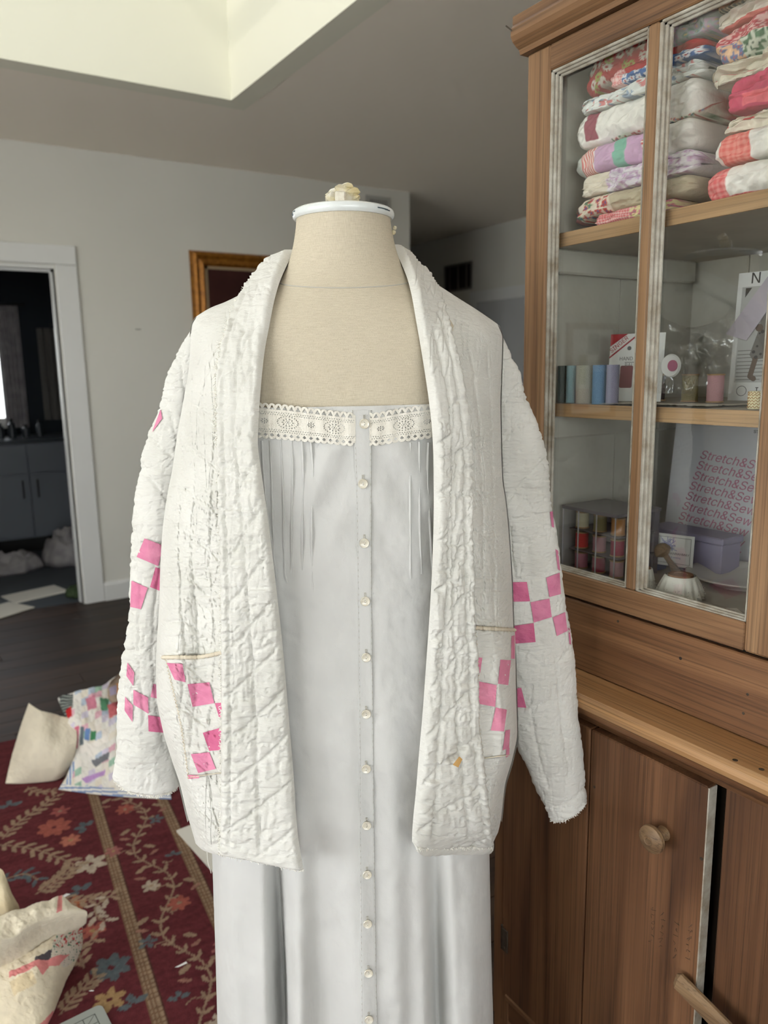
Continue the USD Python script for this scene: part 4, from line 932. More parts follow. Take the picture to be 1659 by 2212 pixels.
# the neck seam, a welt in the linen
seam = []
for t in np.linspace(0, 2 * math.pi, 100):
    zz = 1.4845 - .0215 * math.sin(t); u, w, z = shell(ta(zz), tf(zz), tb(zz), tp(zz), zz, t); seam.append(W3(u + U0_, w * 1.006, z))
obj('neck_seam', tube(np.array(seam), .0009, 6), 'thread_grey', form)
cap = lathe([(0, 1.5580), (.0650, 1.5580), (.0672, 1.5603), (.0680, 1.5640), (.0672, 1.5676), (.0640, 1.5700), (.055, 1.5712), (.0, 1.5722)], 72)
cap.apply_translation(AXIS); obj('neck_cap', cap, 'white_enamel', form, smooth=35, label='white enamelled neck cap with chipped rim')
chips = []
for t, dz, l in ((3.32, .003, .003), (3.36, .0, .002), (5.55, .002, .010), (5.7, .0015, .006), (3.5, .004, .002)):
    a = np.linspace(t - l / .068, t + l / .068, 8); a = a - _h + .0
    chips.append(tube(np.stack([.0679 * np.cos(a), .0679 * np.sin(a), 1.5625 + dz * .7 + 0 * a], -1) + AXIS, .0008, 6))
obj('enamel_chip', cat(*chips), 'chip_dark', form, kind='stuff')
kb = lathe([(0, 1.572), (.0268, 1.572), (.0276, 1.5738), (.0268, 1.5756), (.022, 1.5765), (0, 1.5768)], 48); kb.apply_translation(AXIS); obj('knob_plate', kb, 'white_enamel', form, smooth=35)
material('crystal', {'g': ('geometry', {}), 'n': ('noise_texture', {'scale': 60.0, 'detail': 3.0}), 'r': ('rgb_ramp', {'ramp': [(.35, tuple(lin(232, 216, 168))), (.65, tuple(lin(244, 240, 226)))]}),
                     'p': ('principled_bsdf', {'roughness': .12, 'transmission_weight': .45, 'ior': 1.46, 'coat_weight': .3})}, [('g.position', 'n.vector'), ('n.fac', 'r.fac'), ('r.color', 'p.base_color')])
r = np.random.default_rng(3); cr = []
for (x, zc, rr, sx, sz) in ((-.012, .008, .011, 1.1, .8), (.010, .008, .012, 1.1, .8), (.000, .018, .013, 1.25, .8), (-.009, .017, .008, 1.2, .7), (.013, .016, .0085, 1.2, .8), (.004, .024, .0085, 1.3, .6), (-.017, .013, .006, 1.2, .8), (.019, .009, .006, 1.1, .7)):
    p = r.normal(size=(16, 3)); p /= np.linalg.norm(p, axis=1)[:, None]; p *= rr * np.array([sx, .9, sz]) * r.uniform(.85, 1.1, (16, 1))
    c = trimesh.convex.convex_hull(p + [x, r.uniform(-.006, .006), zc]); cr.append(manifold3d.Manifold(manifold3d.Mesh(np.asarray(c.vertices, np.float32), np.asarray(c.faces, np.uint32))))
K = cr[0]
for c in cr[1:]: K = K + c
mm = K.to_mesh(); km = trimesh.Trimesh(mm.vert_properties[:, :3], mm.tri_verts)
def to_form(m_, dz=0.0):
    v = m_.vertices; m_.vertices = W3(v[:, 0] + U0_, -v[:, 1], v[:, 2] + dz); m_.fix_normals(); return m_
obj('crystal_knob', to_form(km, 1.5768), 'crystal', form, label='pale yellow rough crystal knob on the neck cap')
obj('silver_facet', to_form(box(-.0105, .0035, -.0150, -.009, .001, .0155, .002), 1.5768), 'shell_button', form)
pin = thing('pearl_pin', 'clear bead headed pin stuck in the side of the neck below the cap', 'pin')
b = trimesh.creation.icosphere(3, .0032); u_, z_ = UZ(850, 502, .0); b.apply_translation(W3(u_, .0, z_)); obj('bead', b, 'crystal', pin, smooth=True)
b = trimesh.creation.icosphere(3, .0026); u_, z_ = UZ(853, 492, .0); b.apply_translation(W3(u_, .0, z_)); obj('bead', b, 'crystal', pin, smooth=True)
obj('shank', tube([W3(.055, 0, 1.535), W3(u_ - .002, 0, z_ - .003)], .0005, 6), 'old_iron', pin)
pole = lathe([(0, .02), (.016, .02), (.016, .70), (0, .70)], 20); pole.apply_translation(AXIS); obj('pole', pole, 'old_iron', form, smooth=30)
bs = lathe([(0, .007), (.15, .007), (.155, .012), (.14, .022), (.03, .035), (0, .036)], 40); bs.apply_translation(AXIS); obj('stand_base', bs, 'old_iron', form, smooth=30)

# ---- dress ---------------------------------------------------------------
da = SP([.06, .30, .50, .70, .90, 1.05, 1.20, 1.345], [.230, .219, .213, .208, .187, .176, .170, .170])
df = SP([.06, .30, .50, .70, .90, 1.05, 1.20, 1.30, 1.345], [.185, .172, .160, .146, .138, .134, .135, .132, .126])
UD = -.002


def dress_w(u, z, off=0.0):
    """How far forward the dress's front hangs at (u, z)."""
    a = np.clip(np.abs(u - UD) / (da(z) + off), 0, 1); g = (1 - a ** 2.6) ** (1 / 2.6)
    k = np.clip((.84 - z) / .34, 0, 1)
    x = (u - UD) / da(z)
    # flat centre panel, deep folds at both sides that grow towards the hem
    f = -.075 * np.exp(-((x + .50) / .045) ** 2) - .050 * np.exp(-((x - .56) / .06) ** 2) + .018 * np.exp(-((x + .36) / .07) ** 2) + .012 * np.exp(-((x - .78) / .08) ** 2) - .012 * np.exp(-((x - .36) / .07) ** 2) - .014 * np.exp(-((x + .24) / .06) ** 2) + .010 * np.exp(-((x + .78) / .09) ** 2)
    f2 = .0035 * np.sin(x * 21 + 2 * z) * np.clip((1.05 - z) / .3, 0, 1)
    return (df(z) + off) * g + k * f * 1.1 + f2


def drape(px, py, wf, off=0.0, it=6):
    """Point of a front surface w = wf(u, z) seen at the pixel."""
    w = np.full(np.shape(px), .13)
    for _ in range(it):
        u, z = UZ(px, py, w); w = .3 * w + .7 * (wf(u, z) + off)
    u, z = UZ(px, py, w); return u, w, z


dress = thing('dress', 'long white cotton dress with a lace neckline and a buttoned placket', 'dress')
nz, nt = 330, 420
zz = np.linspace(0.055, 1.318, nz); tt = np.linspace(0, 2 * math.pi, nt, endpoint=False); Z_, T_ = np.meshgrid(zz, tt, indexing='ij')
c, s = np.cos(T_), np.sin(T_); p = 2.6; d = (np.abs(c) ** p + np.abs(s) ** p) ** (-1 / p)
u = UD + da(Z_) * c * d
wfront = dress_w(u, Z_); wback = -(da(Z_) * .78 * (1 - np.clip(np.abs(c * d), 0, 1) ** p) ** (1 / p) + .02 * np.clip((1.1 - Z_) / .7, 0, 1) * np.sin(c * 14))
w = np.where(s >= 0, wfront, wback)
crk = .0016 * fbm(np.stack([u * 26 + Z_ * 14, Z_ * 26 - u * 9, T_ * 0 + 1], -1), 3, 2) * 2 + .0011 * fbm(np.stack([u * 70 - Z_ * 40, Z_ * 60 + u * 30, T_ * 0], -1), 2, 4) * 2
# soft diagonal drag lines fall away from the lace
crk += .0030 * np.clip((Z_ - 1.02) / .2, 0, 1) * np.sin((np.abs(u - .03) * 95 + (Z_ - 1.3) * 62)) * np.exp(-((np.abs(u - .03) - .05) / .035) ** 2)
w = w + np.where(s > 0, crk, 0) * np.clip(s * 3, 0, 1)
dm = ring_mesh(W3(u, w, Z_)); obj('dress_body', dm, 'dress_cotton', dress, smooth=True)
gather = .0
# placket: a doubled strip down the front with stitched edges
pl_l = SP([880, 1030, 1200, 1500, 1700, 2000, 2300], [759, 768, 771, 775, 776, 778, 781]); pl_r = SP([880, 1030, 1200, 1500, 1700, 2000, 2300], [803, 803, 803, 806, 808, 812, 818])


def strip_surface(left, right, ys, ns, wf, offf):
    T, Sx = np.meshgrid(ys, np.linspace(0, 1, ns), indexing='ij'); px = left(T) + (right(T) - left(T)) * Sx
    u, w, z = drape(px, T, wf, 0.0); return W3(u, w + offf(Sx, T), z)


ys = np.linspace(886, 2330, 330)
def pl_off(S_, T): return .0022 - .0022 * (np.minimum(S_, 1 - S_) < .02) - .0005 * np.exp(-((np.minimum(S_, 1 - S_) - .09) / .025) ** 2) + .0008 * fbm(np.stack([T / 20, S_ * 2, 0 * T], -1), 2, 8)
obj('placket', grid_mesh(strip_surface(pl_l, pl_r, ys, 26, dress_w, pl_off)), 'dress_cotton', dress, smooth=True)
for k_, off_ in ((.06, .0027), (.94, .0027)):
    px = pl_l(ys) + (pl_r(ys) - pl_l(ys)) * k_; u, w, z = drape(px, ys, dress_w); pts = W3(u, w + off_, z)
    curves('stitching', [pts[i:i + 2] for i in range(0, len(pts) - 2, 3)], .0005, 'thread_grey', dress, kind='stuff')
for bx, by in ((787, 915), (784, 1044), (787, 1172), (789, 1297), (791, 1418), (791, 1540), (791, 1658), (792, 1780), (793, 1886), (794, 1992), (796, 2098), (797, 2198)):
    u, w, z = drape(np.array(bx), np.array(by), dress_w); R_ = .0062
    prof = [(0, .0), (R_ * .9, 0), (R_, .0008), (R_, .0016), (R_ * .9, .0022), (R_ * .62, .0014), (0, .0011)]
    b = trimesh.creation.revolve(prof, sections=32); hole = [trimesh.creation.cylinder(.0007, .01, sections=10) for _ in range(2)]
    B = manifold3d.Manifold(manifold3d.Mesh(np.asarray(b.vertices, np.float32), np.asarray(b.faces, np.uint32)))
    for sgn in (-1, 1): B = B - manifold3d.Manifold.cylinder(.02, .0008, .0008, 10, True).translate([0, sgn * .0013, 0])
    mm = B.to_mesh(); b = trimesh.Trimesh(mm.vert_properties[:, :3], mm.tri_verts)
    def place(m_):
        v = m_.vertices; q = W3(u + v[:, 0], w + .0030 + v[:, 2], z + v[:, 1]); m_.vertices = q; m_.fix_normals(); return m_
    o = obj('button', place(b), 'shell_button', dress, smooth=35)
    obj('button_thread', place(tube([(0, -.0014, .0008), (0, -.0006, .0018), (0, .0006, .0018), (0, .0014, .0008)], .0004, 6)), 'thread', o)
    obj('buttonhole', place(cat(tube([(-.0009, .004, -.0003), (-.0009, .0105, -.0002)], .0005, 6), tube([(.0009, .004, -.0003), (.0009, .0105, -.0002)], .0005, 6), tube([(-.0013, .0105, -.0002), (.0013, .0105, -.0002)], .0005, 6))), 'thread_grey', dress)
# pintucks
for line in ([(566, 952), (573, 1065), (590, 1190), (600, 1262)], [(584, 951), (588, 1065), (593, 1240)], [(607, 951), (612, 1065), (616, 1240), (622, 1262)], [(630, 951), (633, 1027), (631, 1100), (630, 1240)], [(653, 951), (656, 1027), (654, 1128), (653, 1248)], [(672, 951), (677, 1027), (674, 1128), (675, 1250), (677, 1280)],
             [(888, 956), (887, 1027), (888, 1250)], [(907, 954), (908, 1128), (912, 1240)], [(927, 956), (925, 1027), (930, 1128), (936, 1240)]):
    L = np.array(line, float); ty = np.linspace(L[0, 1], L[-1, 1], 70); tx = PchipInterpolator(L[:, 1], L[:, 0])(ty)
    rings = []
    for dx, do in ((-4.2, -.0012), (-2.6, .0004), (-.6, .0013), (.9, .0010), (1.8, -.0010)):
        u, w, z = drape(tx + dx, ty, dress_w); k_ = np.clip((ty[-1] - ty) / 25, .05, 1); rings.append(W3(u, w + do * k_ + .0004, z))
    obj('pintuck', grid_mesh(np.stack(rings, 1)), 'dress_cotton', dress, smooth=True)
# lace band: a cut-out strip worked in pixels along the band, then draped
lt = SP([545, 600, 700, 760, 800, 870, 955], [869, 873, 885, 891, 892, 881, 870]); lb_ = SP([545, 600, 700, 760, 800, 870, 955], [944, 948, 957, 962, 962, 953, 943])


def lace(x0, x1, label):
    per = 14.0; n0 = int(math.ceil(x0 / per)); H = 76.0
    base_ = Polygon([(x0, 6), (x1, 6), (x1, H - 6), (x0, H - 6)])
    sc = [Point(per * k, 6.5).buffer(7.6, 6) for k in range(n0, int(x1 / per) + 1)] + [Point(per * k, H - 6.5).buffer(7.6, 6) for k in range(n0, int(x1 / per) + 1)]
    S_ = shapely.union_all([base_] + sc).intersection(rectp(x0, -4, x1, H + 4)); holes = []
    for k in range(n0, int(x1 / per) + 1):
        holes.append(Polygon([(per * k - 4.2, 11), (per * k, 3.6), (per * k + 4.2, 11)]).buffer(.8))
        holes.append(Polygon([(per * k - 3.4, H - 8), (per * k, H - 11.5), (per * k + 3.4, H - 8), (per * k, H - 5.5)]).buffer(.6))
    r = random.Random(5)
    for j, yy in enumerate((18.5, 22.5, H - 20, H - 16)):
        x = x0 + 3 + 2.6 * (j % 2)
        while x < x1 - 2:
            holes.append(affinity.rotate(affinity.scale(Point(x, yy + r.uniform(-.6, .6)).buffer(1.15, 3), 1.25, .8), r.uniform(-40, 40))); x += 5.2
    cx = x0 + 24; q = 0
    while cx < x1 - 8:
        R_ = 9 if q % 2 else 5.2
        for a in range(10 if q % 2 else 8):
            t = a * 2 * math.pi / (10 if q % 2 else 8); holes.append(affinity.rotate(affinity.scale(Point(cx + R_ * 1.25 * math.cos(t), 38 + R_ * .85 * math.sin(t)).buffer(1.5, 3), 1.3, .8), math.degrees(t)))
        holes.append(Point(cx, 38).buffer(1.5, 4))
        if q % 2:
            for a in range(22):
                t = a * 2 * math.pi / 22; holes.append(Point(cx + 22 * math.cos(t), 38 + 13 * math.sin(t)).buffer(1.25, 3))
            for a in range(6):
                t = a * 2 * math.pi / 6; holes.append(Point(cx + 4.5 * math.cos(t), 38 + 3.6 * math.sin(t)).buffer(.9, 3))
        cx += 50; q += 1
    S_ = S_.difference(shapely.union_all(holes))
    cuts = [rectp(a, -5, a + 7.05, H + 5) for a in np.arange(x0, x1, 7)]
    ms = []
    for c_ in cuts:
        g = S_.intersection(c_)
        for gg in getattr(g, 'geoms', [g]):
            if gg.geom_type == 'Polygon' and gg.area > .2: ms.append(trimesh.creation.extrude_polygon(gg, 1.0, engine='earcut'))
    m_ = cat(*ms); v = m_.vertices; py = lt(v[:, 0]) + (lb_(v[:, 0]) - lt(v[:, 0])) * v[:, 1] / H
    u, w, z = drape(v[:, 0], py, dress_w); m_.vertices = W3(u, w + .0024 + v[:, 2] * .0007 + .0006 * np.sin(v[:, 0] * .21), z); m_.fix_normals()
    return obj('lace_band', m_, 'lace_cotton', dress, label=label)


lace(548, 768, 'scalloped cotton lace left of the placket'); lace(798, 952, 'scalloped cotton lace right of the placket')
hem = ring_mesh(np.stack([W3(u_, w_, z_) for u_, w_, z_ in [(UD + (da(.055) + o) * np.cos(tt), np.where(np.sin(tt) > 0, .185 + o, .2 + o) * np.sin(tt), np.full(nt, zq)) for o, zq in ((.0, .056), (.002, .062), (.002, .085), (0, .088))]]))

# ---- jacket --------------------------------------------------------------
jacket = thing('quilted_jacket', 'open white quilted jacket patched with pink squares, worn by the dress form', 'jacket')
jf = SP([540, 600, 640, 690, 760, 860, 960, 1200, 1500, 1700, 1900], [.02, .045, .06, .085, .117, .142, .152, .156, .160, .168, .178])
eL = SP([600, 685, 703, 792, 860, 944, 1015, 1070, 1146, 1227, 1300, 1386, 1429, 1498, 1570, 1639, 1692, 1758, 1824, 1900], [446, 424, 415, 408, 397, 382, 372, 361, 351, 346, 344, 339, 337, 338, 350, 370, 388, 404, 423, 440])
eR = SP([600, 660, 706, 730, 806, 871, 939, 1034, 1075, 1129, 1197, 1246, 1355, 1423, 1503, 1583, 1638, 1695, 1776, 1830], [1030, 1058, 1077, 1085, 1083, 1081, 1082, 1085, 1091, 1097, 1102, 1105, 1109, 1113, 1115, 1117, 1107, 1091, 1081, 1066])
bLo = SP([612, 658, 734, 815, 893, 994, 1096, 1153, 1259, 1392, 1533, 1665, 1771, 1850], [536, 508, 480, 468, 467, 471, 470, 473, 475, 476, 477, 476, 475, 472])
bLi = SP([605, 658, 734, 815, 893, 960, 1000, 1096, 1153, 1259, 1400, 1533, 1680, 1790, 1868], [597, 585, 571, 561, 555, 552, 558, 572, 580, 593, 610, 622, 634, 643, 659])
bRo = SP([592, 628, 690, 774, 860, 926, 980, 1061, 1197, 1342, 1439, 1551, 1631, 1711, 1776, 1840], [925, 947, 968, 993, 1008, 1017, 1019, 1020, 1023, 1027, 1035, 1036, 1046, 1054, 1062, 1070])
bRi = SP([592, 632, 690, 774, 860, 930, 1000, 1061, 1197, 1342, 1439, 1551, 1631, 1711, 1776, 1830], [882, 893, 902, 916, 930, 938, 941, 941, 938, 930, 923, 915, 908, 902, 896, 892])


def jw(px, py):
    """Forward reach of the jacket's front at the pixel."""
    l, r_ = eL(py) - 3, eR(py) + 3; c = 742.0; a = np.where(px < c, (c - px) / (c - l), (px - c) / (r_ - c)); a = np.clip(a, 0, 1)
    ex_ = 2.7 + 2.6 * np.clip((py - 1000) / 600, 0, 1); g = (1 - a ** ex_) ** (1 / ex_)
    k = np.clip((py - 820) / 500, 0, 1)
    f = .010 * np.sin(px / 34 + py / 300) + .006 * np.sin(px / 19 - py / 210 + 1)
    return jf(py) * g * (.25 + .75 * np.clip(g * 1.2, 0, 1)) + k * f * g - .012


def lines_depth(px, py, lines, width=3.2):
    """Stitched grooves: distance in pixels to each polyline."""
    d = np.full(np.shape(px), 1e9)
    for L in lines:
        L = np.asarray(L, float)
        for a, b in zip(L[:-1], L[1:]):
            e = b - a; t = np.clip(((px - a[0]) * e[0] + (py - a[1]) * e[1]) / (e @ e), 0, 1); d = np.minimum(d, np.hypot(px - a[0] - t * e[0], py - a[1] - t * e[1]))
    return np.exp(-(d / width) ** 2), d


def wob(L, amp=2.5, seed=0, step=9):
    """A hand-sewn line: the polyline resampled with a slight tremble."""
    L = np.asarray(L, float); s = np.concatenate([[0], np.cumsum(np.linalg.norm(np.diff(L, axis=0), axis=1))]); q = np.linspace(0, s[-1], max(3, int(s[-1] / step)))
    x = PchipInterpolator(s, L[:, 0])(q); y = PchipInterpolator(s, L[:, 1])(q)
    n = fbm(np.stack([q / 22, 0 * q + seed, 0 * q], -1), 2, seed); n2 = fbm(np.stack([q / 22, 0 * q + seed + 9, 0 * q], -1), 2, seed + 4)
    return np.stack([x + amp * 2 * n, y + amp * n2], 1)


ylin = np.arange(640, 1900, 40.0)
QL = [wob([(bLo(y) + 18 + (y - 640) * .004, y) for y in ylin if y < 1850], 2, 1), wob([(bLo(y) * .48 + bLi(y) * .52, y) for y in ylin if 650 < y < 1850], 3, 2)]
for k, y in enumerate(range(760, 1900, 98)):
    QL.append(wob([(bLo(y + 50) + 14, y + 52), (bLo(y) + 45, y + 30), (bLo(y) * .4 + bLi(y) * .6, y - 8), (bLi(y) - 3, y - 62)], 3, 10 + k))
for k, x in enumerate((372, 402, 440)):
    QL.append(wob([(x + 40 + (5 - k) * 6, 760), (x + 28, 900), (x + 20, 1050), (x + 14, 1200), (x + 26, 1400), (x + 10, 1640), (x + 45, 1830)], 4, 40 + k))
for k, y in enumerate(range(860, 1860, 96)): QL.append(wob([(345, y + 20), (390, y), (430, y + 24), (470, y + 60)], 4, 50 + k))
QR = [wob([(bRo(y) - 22, y) for y in ylin if 640 < y < 1820], 2, 3), wob([(bRo(y) - 44 - (y - 640) * .01, y) for y in ylin if 680 < y < 1820], 3, 4), wob([(bRi(y) + 26 + (y - 1100) * .015, y) for y in ylin if 1080 < y < 1810], 2, 5)]
for k, y in enumerate(range(900, 1860, 104)): QR.append(wob([(bRi(y) + 2, y + 62), (bRi(y) + 40, y + 22), (bRo(y) - 40, y - 22), (bRo(y) - 12, y - 40)], 3, 70 + k))
for k, x in enumerate((1040, 1064)): QR.append(wob([(x - 24 + 12 * k, 760), (x, 1000), (x + 4, 1200), (x + 2, 1360)], 3, 80 + k))
for k, y in enumerate(range(960, 1360, 92)): QR.append(wob([(1022, y), (1050, y + 14), (1100, y - 4)], 3, 90 + k))


def puff(px, py, lines, seed=0, amp=1.0, vert=None):
    """Quilted relief in metres: stitched grooves, batting that swells between them, and washed-in crinkles."""
    g, d = lines_depth(px, py, lines); sw = 1 - np.exp(-d / 16.0)
    n1 = fbm(np.stack([px / 46 + 3 * fbm(np.stack([px / 80, py / 60, 0 * px], -1), 2, seed + 1), py / 11.5, 0 * px + seed], -1), 3, seed)
    n2 = fbm(np.stack([px / 12, py / 52, 0 * px + seed + 5], -1), 2, seed + 2)
    v = np.clip((py - 760) / 300, .15, 1) if vert is None else vert
    pk = np.exp(-d / 7.0) * np.sin(np.arctan2(py, px) * 900 + fbm(np.stack([px / 9, py / 9, 0 * px], -1), 2, seed) * 12)
    near = np.exp(-d / 11.0)
    h1 = fbm(np.stack([px / 60 + 2.5 * fbm(np.stack([px / 70, py / 50, 0 * px + 2], -1), 2, seed + 11), py / 12, 0 * px + seed], -1), 2, seed + 12); h2 = fbm(np.stack([px / 15, py / 75, 0 * px + seed], -1), 2, seed + 14)
    crease = -.0026 * np.exp(-(h1 / .036) ** 2) * (.35 + .65 * v) - .0016 * np.exp(-(h2 / .036) ** 2)
    return amp * (-.0027 * g + .0020 * sw * (.4 + .6 * v) + .0050 * n1 * v + .0034 * n2 * (.45 + .55 * near) + .0010 * pk * v + crease)


STEP = 2.7


def front_panel(left, right, top, bot, lines, seed, label=None, off=0.0, name='front_panel', amp=1.0):
    ns, nt_ = 90, int(1250 / STEP); S_, T = np.meshgrid(np.linspace(0, 1, ns), np.linspace(0, 1, nt_), indexing='xy')
    sx = S_[0]; py = top(sx)[None] + (bot(sx) - top(sx))[None] * T; px = left(py) + (right(py) - left(py)) * S_
    dome_ = np.clip((py - top(sx)[None]) / 55.0, 0, 1); w = (jw(px, py) + off + .012) * np.sqrt(1 - (1 - dome_) ** 2) - .012
    rim = np.minimum(np.clip((bot(sx)[None] - py) / 9, 0, 1), 1)
    w = w + puff(px, py, lines, seed, amp) * dome_ - (1 - np.sqrt(1 - (1 - rim) ** 2)) * .006
    u, z = UZ(px, py, w); return obj(name, grid_mesh(W3(u, w, z)), 'jacket_cotton', jacket, smooth=True, label=label)


inset = 10                                              # the panels run a little under the band
front_panel(eL, lambda y: bLo(y) + inset, SP([0, .3, .6, 1], [683, 664, 652, 628]), SP([0, .2, .45, .7, 1], [1822, 1836, 1842, 1846, 1850]), QL, 1, 'left front of the jacket as seen')
front_panel(lambda y: bRo(y) - inset, eR, SP([0, .35, .7, 1], [600, 636, 668, 700]), SP([0, .3, .7, 1], [1846, 1838, 1820, 1798]), QR, 2, 'right front of the jacket as seen')
# back: shoulders over to the hem behind
ns, nt_ = 110, 170; S_, T = np.meshgrid(np.linspace(0, 1, ns), np.linspace(0, 1, nt_), indexing='xy')
topx = np.array([424, 440, 470, 508, 537, 575, 606, 640, 742, 845, 880, 903, 940, 990, 1040, 1060, 1078.]); topy = np.array([686, 676, 661, 640, 612, 573, 548, 533, 528, 533, 552, 576, 604, 640, 670, 684, 704.])
tx = np.linspace(424, 1078, ns); ty = PchipInterpolator(topx, topy)(tx)
py = ty[None] + (1770 + 25 * np.sin(np.pi * np.linspace(0, 1, ns)) - ty)[None] * T; lft, rgt = eL(py), eR(py); px = lft + (rgt - lft) * ((tx - 424) / 654)[None]
a = np.abs(px - 742) / np.where(px < 742, 742 - lft, rgt - 742); g = (1 - np.clip(a, 0, 1) ** 2.6) ** (1 / 2.6); dm_ = np.clip((py - ty[None]) / 70, 0, 1)
w = -.012 - (.135 * g * np.sqrt(1 - (1 - dm_) ** 2)) - .02 * np.clip((py - 900) / 900, 0, 1) * g + puff(px, py, QL, 5, .8) * dm_ * g
w = np.minimum(w, np.where((px > 600) & (px < 885), -.05 - .03 * np.clip((py - 528) / 60, 0, 1), 1))
u, z = UZ(px, py, w * 0 - .02); bm = grid_mesh(W3(u, w, z)); bm.invert(); obj('back_panel', bm, 'jacket_cotton', jacket, smooth=True)

# collar band: one strip from hem to hem round the neck
rows = []
def dr(xo, xi, y, yo=None, yi=None):
    yo, yi = yo or y, yi or y
    rows.append(((xo, yo), (xi, yi)))
band_pts = []
for y in np.arange(1862, 735, -8.0):
    xo, xi = bLo(y), bLi(y); band_pts.append(((xo, min(y, 1850)), (xi, y + (8 if y > 1700 else 0)), None))
def bw(x, y): return float(jw(np.array(float(x)), np.array(float(y)))) + .013
L_rows, I_rows = [], []
ow, iw = [], []
def add(o, i): ow.append(o); iw.append(i)
for (o, i, _) in band_pts: add((*o, bw(*o) + .002), (i[0], i[1] + 24 * min(max((i[1] - 1690) / 170, 0), 1), bw(*i) + .002))
for o, i in (((490, 706, .062), (577, 706, .100)), ((508, 658, .035), (585, 658, .088)), ((524, 630, .012), (592, 630, .072)), ((540, 607, -.008), (599, 605, .055)), ((556, 588, -.022), (610, 580, .035)), ((574, 571, -.034), (619, 560, .012)), ((592, 556, -.048), (627, 543, -.008)), ((606, 546, -.060), (629, 533, -.026))): add(o, i)
nA = len(ow)
def to3(q): u, z = UZ(np.array(float(q[0])), np.array(float(q[1])), q[2]); return W3(u, q[2], z)
O3, I3 = [to3(q) for q in ow], [to3(q) for q in iw]
zl = I3[-1][2]
for t in np.linspace(.16, .84, 12):
    an = math.pi * (1 + t); O3.append(W3(U0_ + .092 * math.cos(an), .098 * math.sin(an) * 1.0 - .02, 1.468)); I3.append(W3(U0_ + .076 * math.cos(an), .080 * math.sin(an) - .014, 1.515))
ow2, iw2 = [], []
for o, i in (((866, 533, -.060), (853, 520, -.026)), ((878, 546, -.048), (859, 536, -.008)), ((893, 568, -.034), (868, 556, .012)), ((910, 582, -.022), (876, 576, .035)), ((927, 594, -.008), (884, 596, .055)), ((940, 612, .012), (890, 618, .072)), ((953, 640, .035), (896, 644, .088)), ((968, 690, .066), (903, 690, .100))):
    ow2.append(o); iw2.append(i)
for y in np.arange(736, 1834, 8.0):
    xo, xi = bRo(y), bRi(y); ow2.append((xo, y, bw(xo, y) + .002)); iw2.append((xi, y - (6 if y > 1750 else 0), bw(xi, y) + .002))
ow2.append((1062, 1836, bw(1062, 1836))); iw2.append((903, 1842, bw(903, 1842) + .002))
O3 += [to3(q) for q in ow2]; I3 += [to3(q) for q in iw2]
O3, I3 = np.array(O3), np.array(I3)
s = np.concatenate([[0], np.cumsum(np.linalg.norm(np.diff((O3 + I3) / 2, axis=0), axis=1))]); q = np.linspace(0, s[-1], int(s[-1] / .0022))
from scipy.ndimage import gaussian_filter1d
def rs(P_): return gaussian_filter1d(np.stack([np.interp(q, s, P_[:, k]) for k in range(3)], 1), 5, axis=0, mode='nearest')
Oq, Iq = rs(O3), rs(I3); nw = 44; a = np.linspace(0, 1, nw)
P = Oq[:, None] * (1 - a)[None, :, None] + Iq[:, None] * a[None, :, None]
tn = np.gradient((Oq + Iq) / 2, axis=0); nrm = np.cross(tn, Iq - Oq); nrm /= np.linalg.norm(nrm, axis=1)[:, None]
nrm = np.where((nrm @ (-FF))[:, None] > 0, nrm, -nrm)
backness = np.clip((np.array([(p_ - W3(0, 0, 0)) @ FF for p_ in (Oq + Iq) / 2]) - .01) / .03, 0, 1)   # behind the axis: outward is backwards
cen = W3(U0_, 0, 0); outw = (Oq + Iq) / 2 - cen; outw[:, 2] = 0; outw /= np.linalg.norm(outw, axis=1)[:, None]
nrm = nrm * (1 - backness)[:, None] + outw * backness[:, None]; nrm = gaussian_filter1d(nrm, 6, axis=0); nrm /= np.linalg.norm(nrm, axis=1)[:, None]
pp_ = project(P); edge = np.minimum(a, 1 - a)[None]; endq = np.minimum(q, s[-1] - q)[:, None]
plump = .0105 * (1 - np.clip(1 - edge / .14, 0, 1) ** 2.2) ** .5 * np.clip(endq / .008, 0, 1) ** .5
rel = np.where(pp_[..., 0] < 742, puff(pp_[..., 0], pp_[..., 1], QL, 3), puff(pp_[..., 0], pp_[..., 1], QR, 4))
rel = rel * np.clip(endq / .03, 0, 1) * np.clip(edge / .05, 0, 1)
ruff = .0016 * np.sin(q[:, None] * 420 + 5 * fbm(np.stack([q * 30, 0 * q, 0 * q], -1), 2, 3)[:, None] * 6) * np.exp(-(a[None] / .16) ** 2)
Vf = P + nrm[:, None] * (plump - .004 + rel + ruff)[..., None]; Vb = P - nrm[:, None] * (.004)
ring = np.concatenate([Vf, Vb[:, ::-1]], 1); bm = ring_mesh(ring, cap=True)
if (bm.triangles_center[np.argmax(bm.vertices[bm.faces[:, 0]][:, 2])] * 0).sum() == 0: bm.fix_normals()
obj('collar_band', bm, 'jacket_cotton', jacket, smooth=True, label='wide quilted band round the neck and down both fronts')

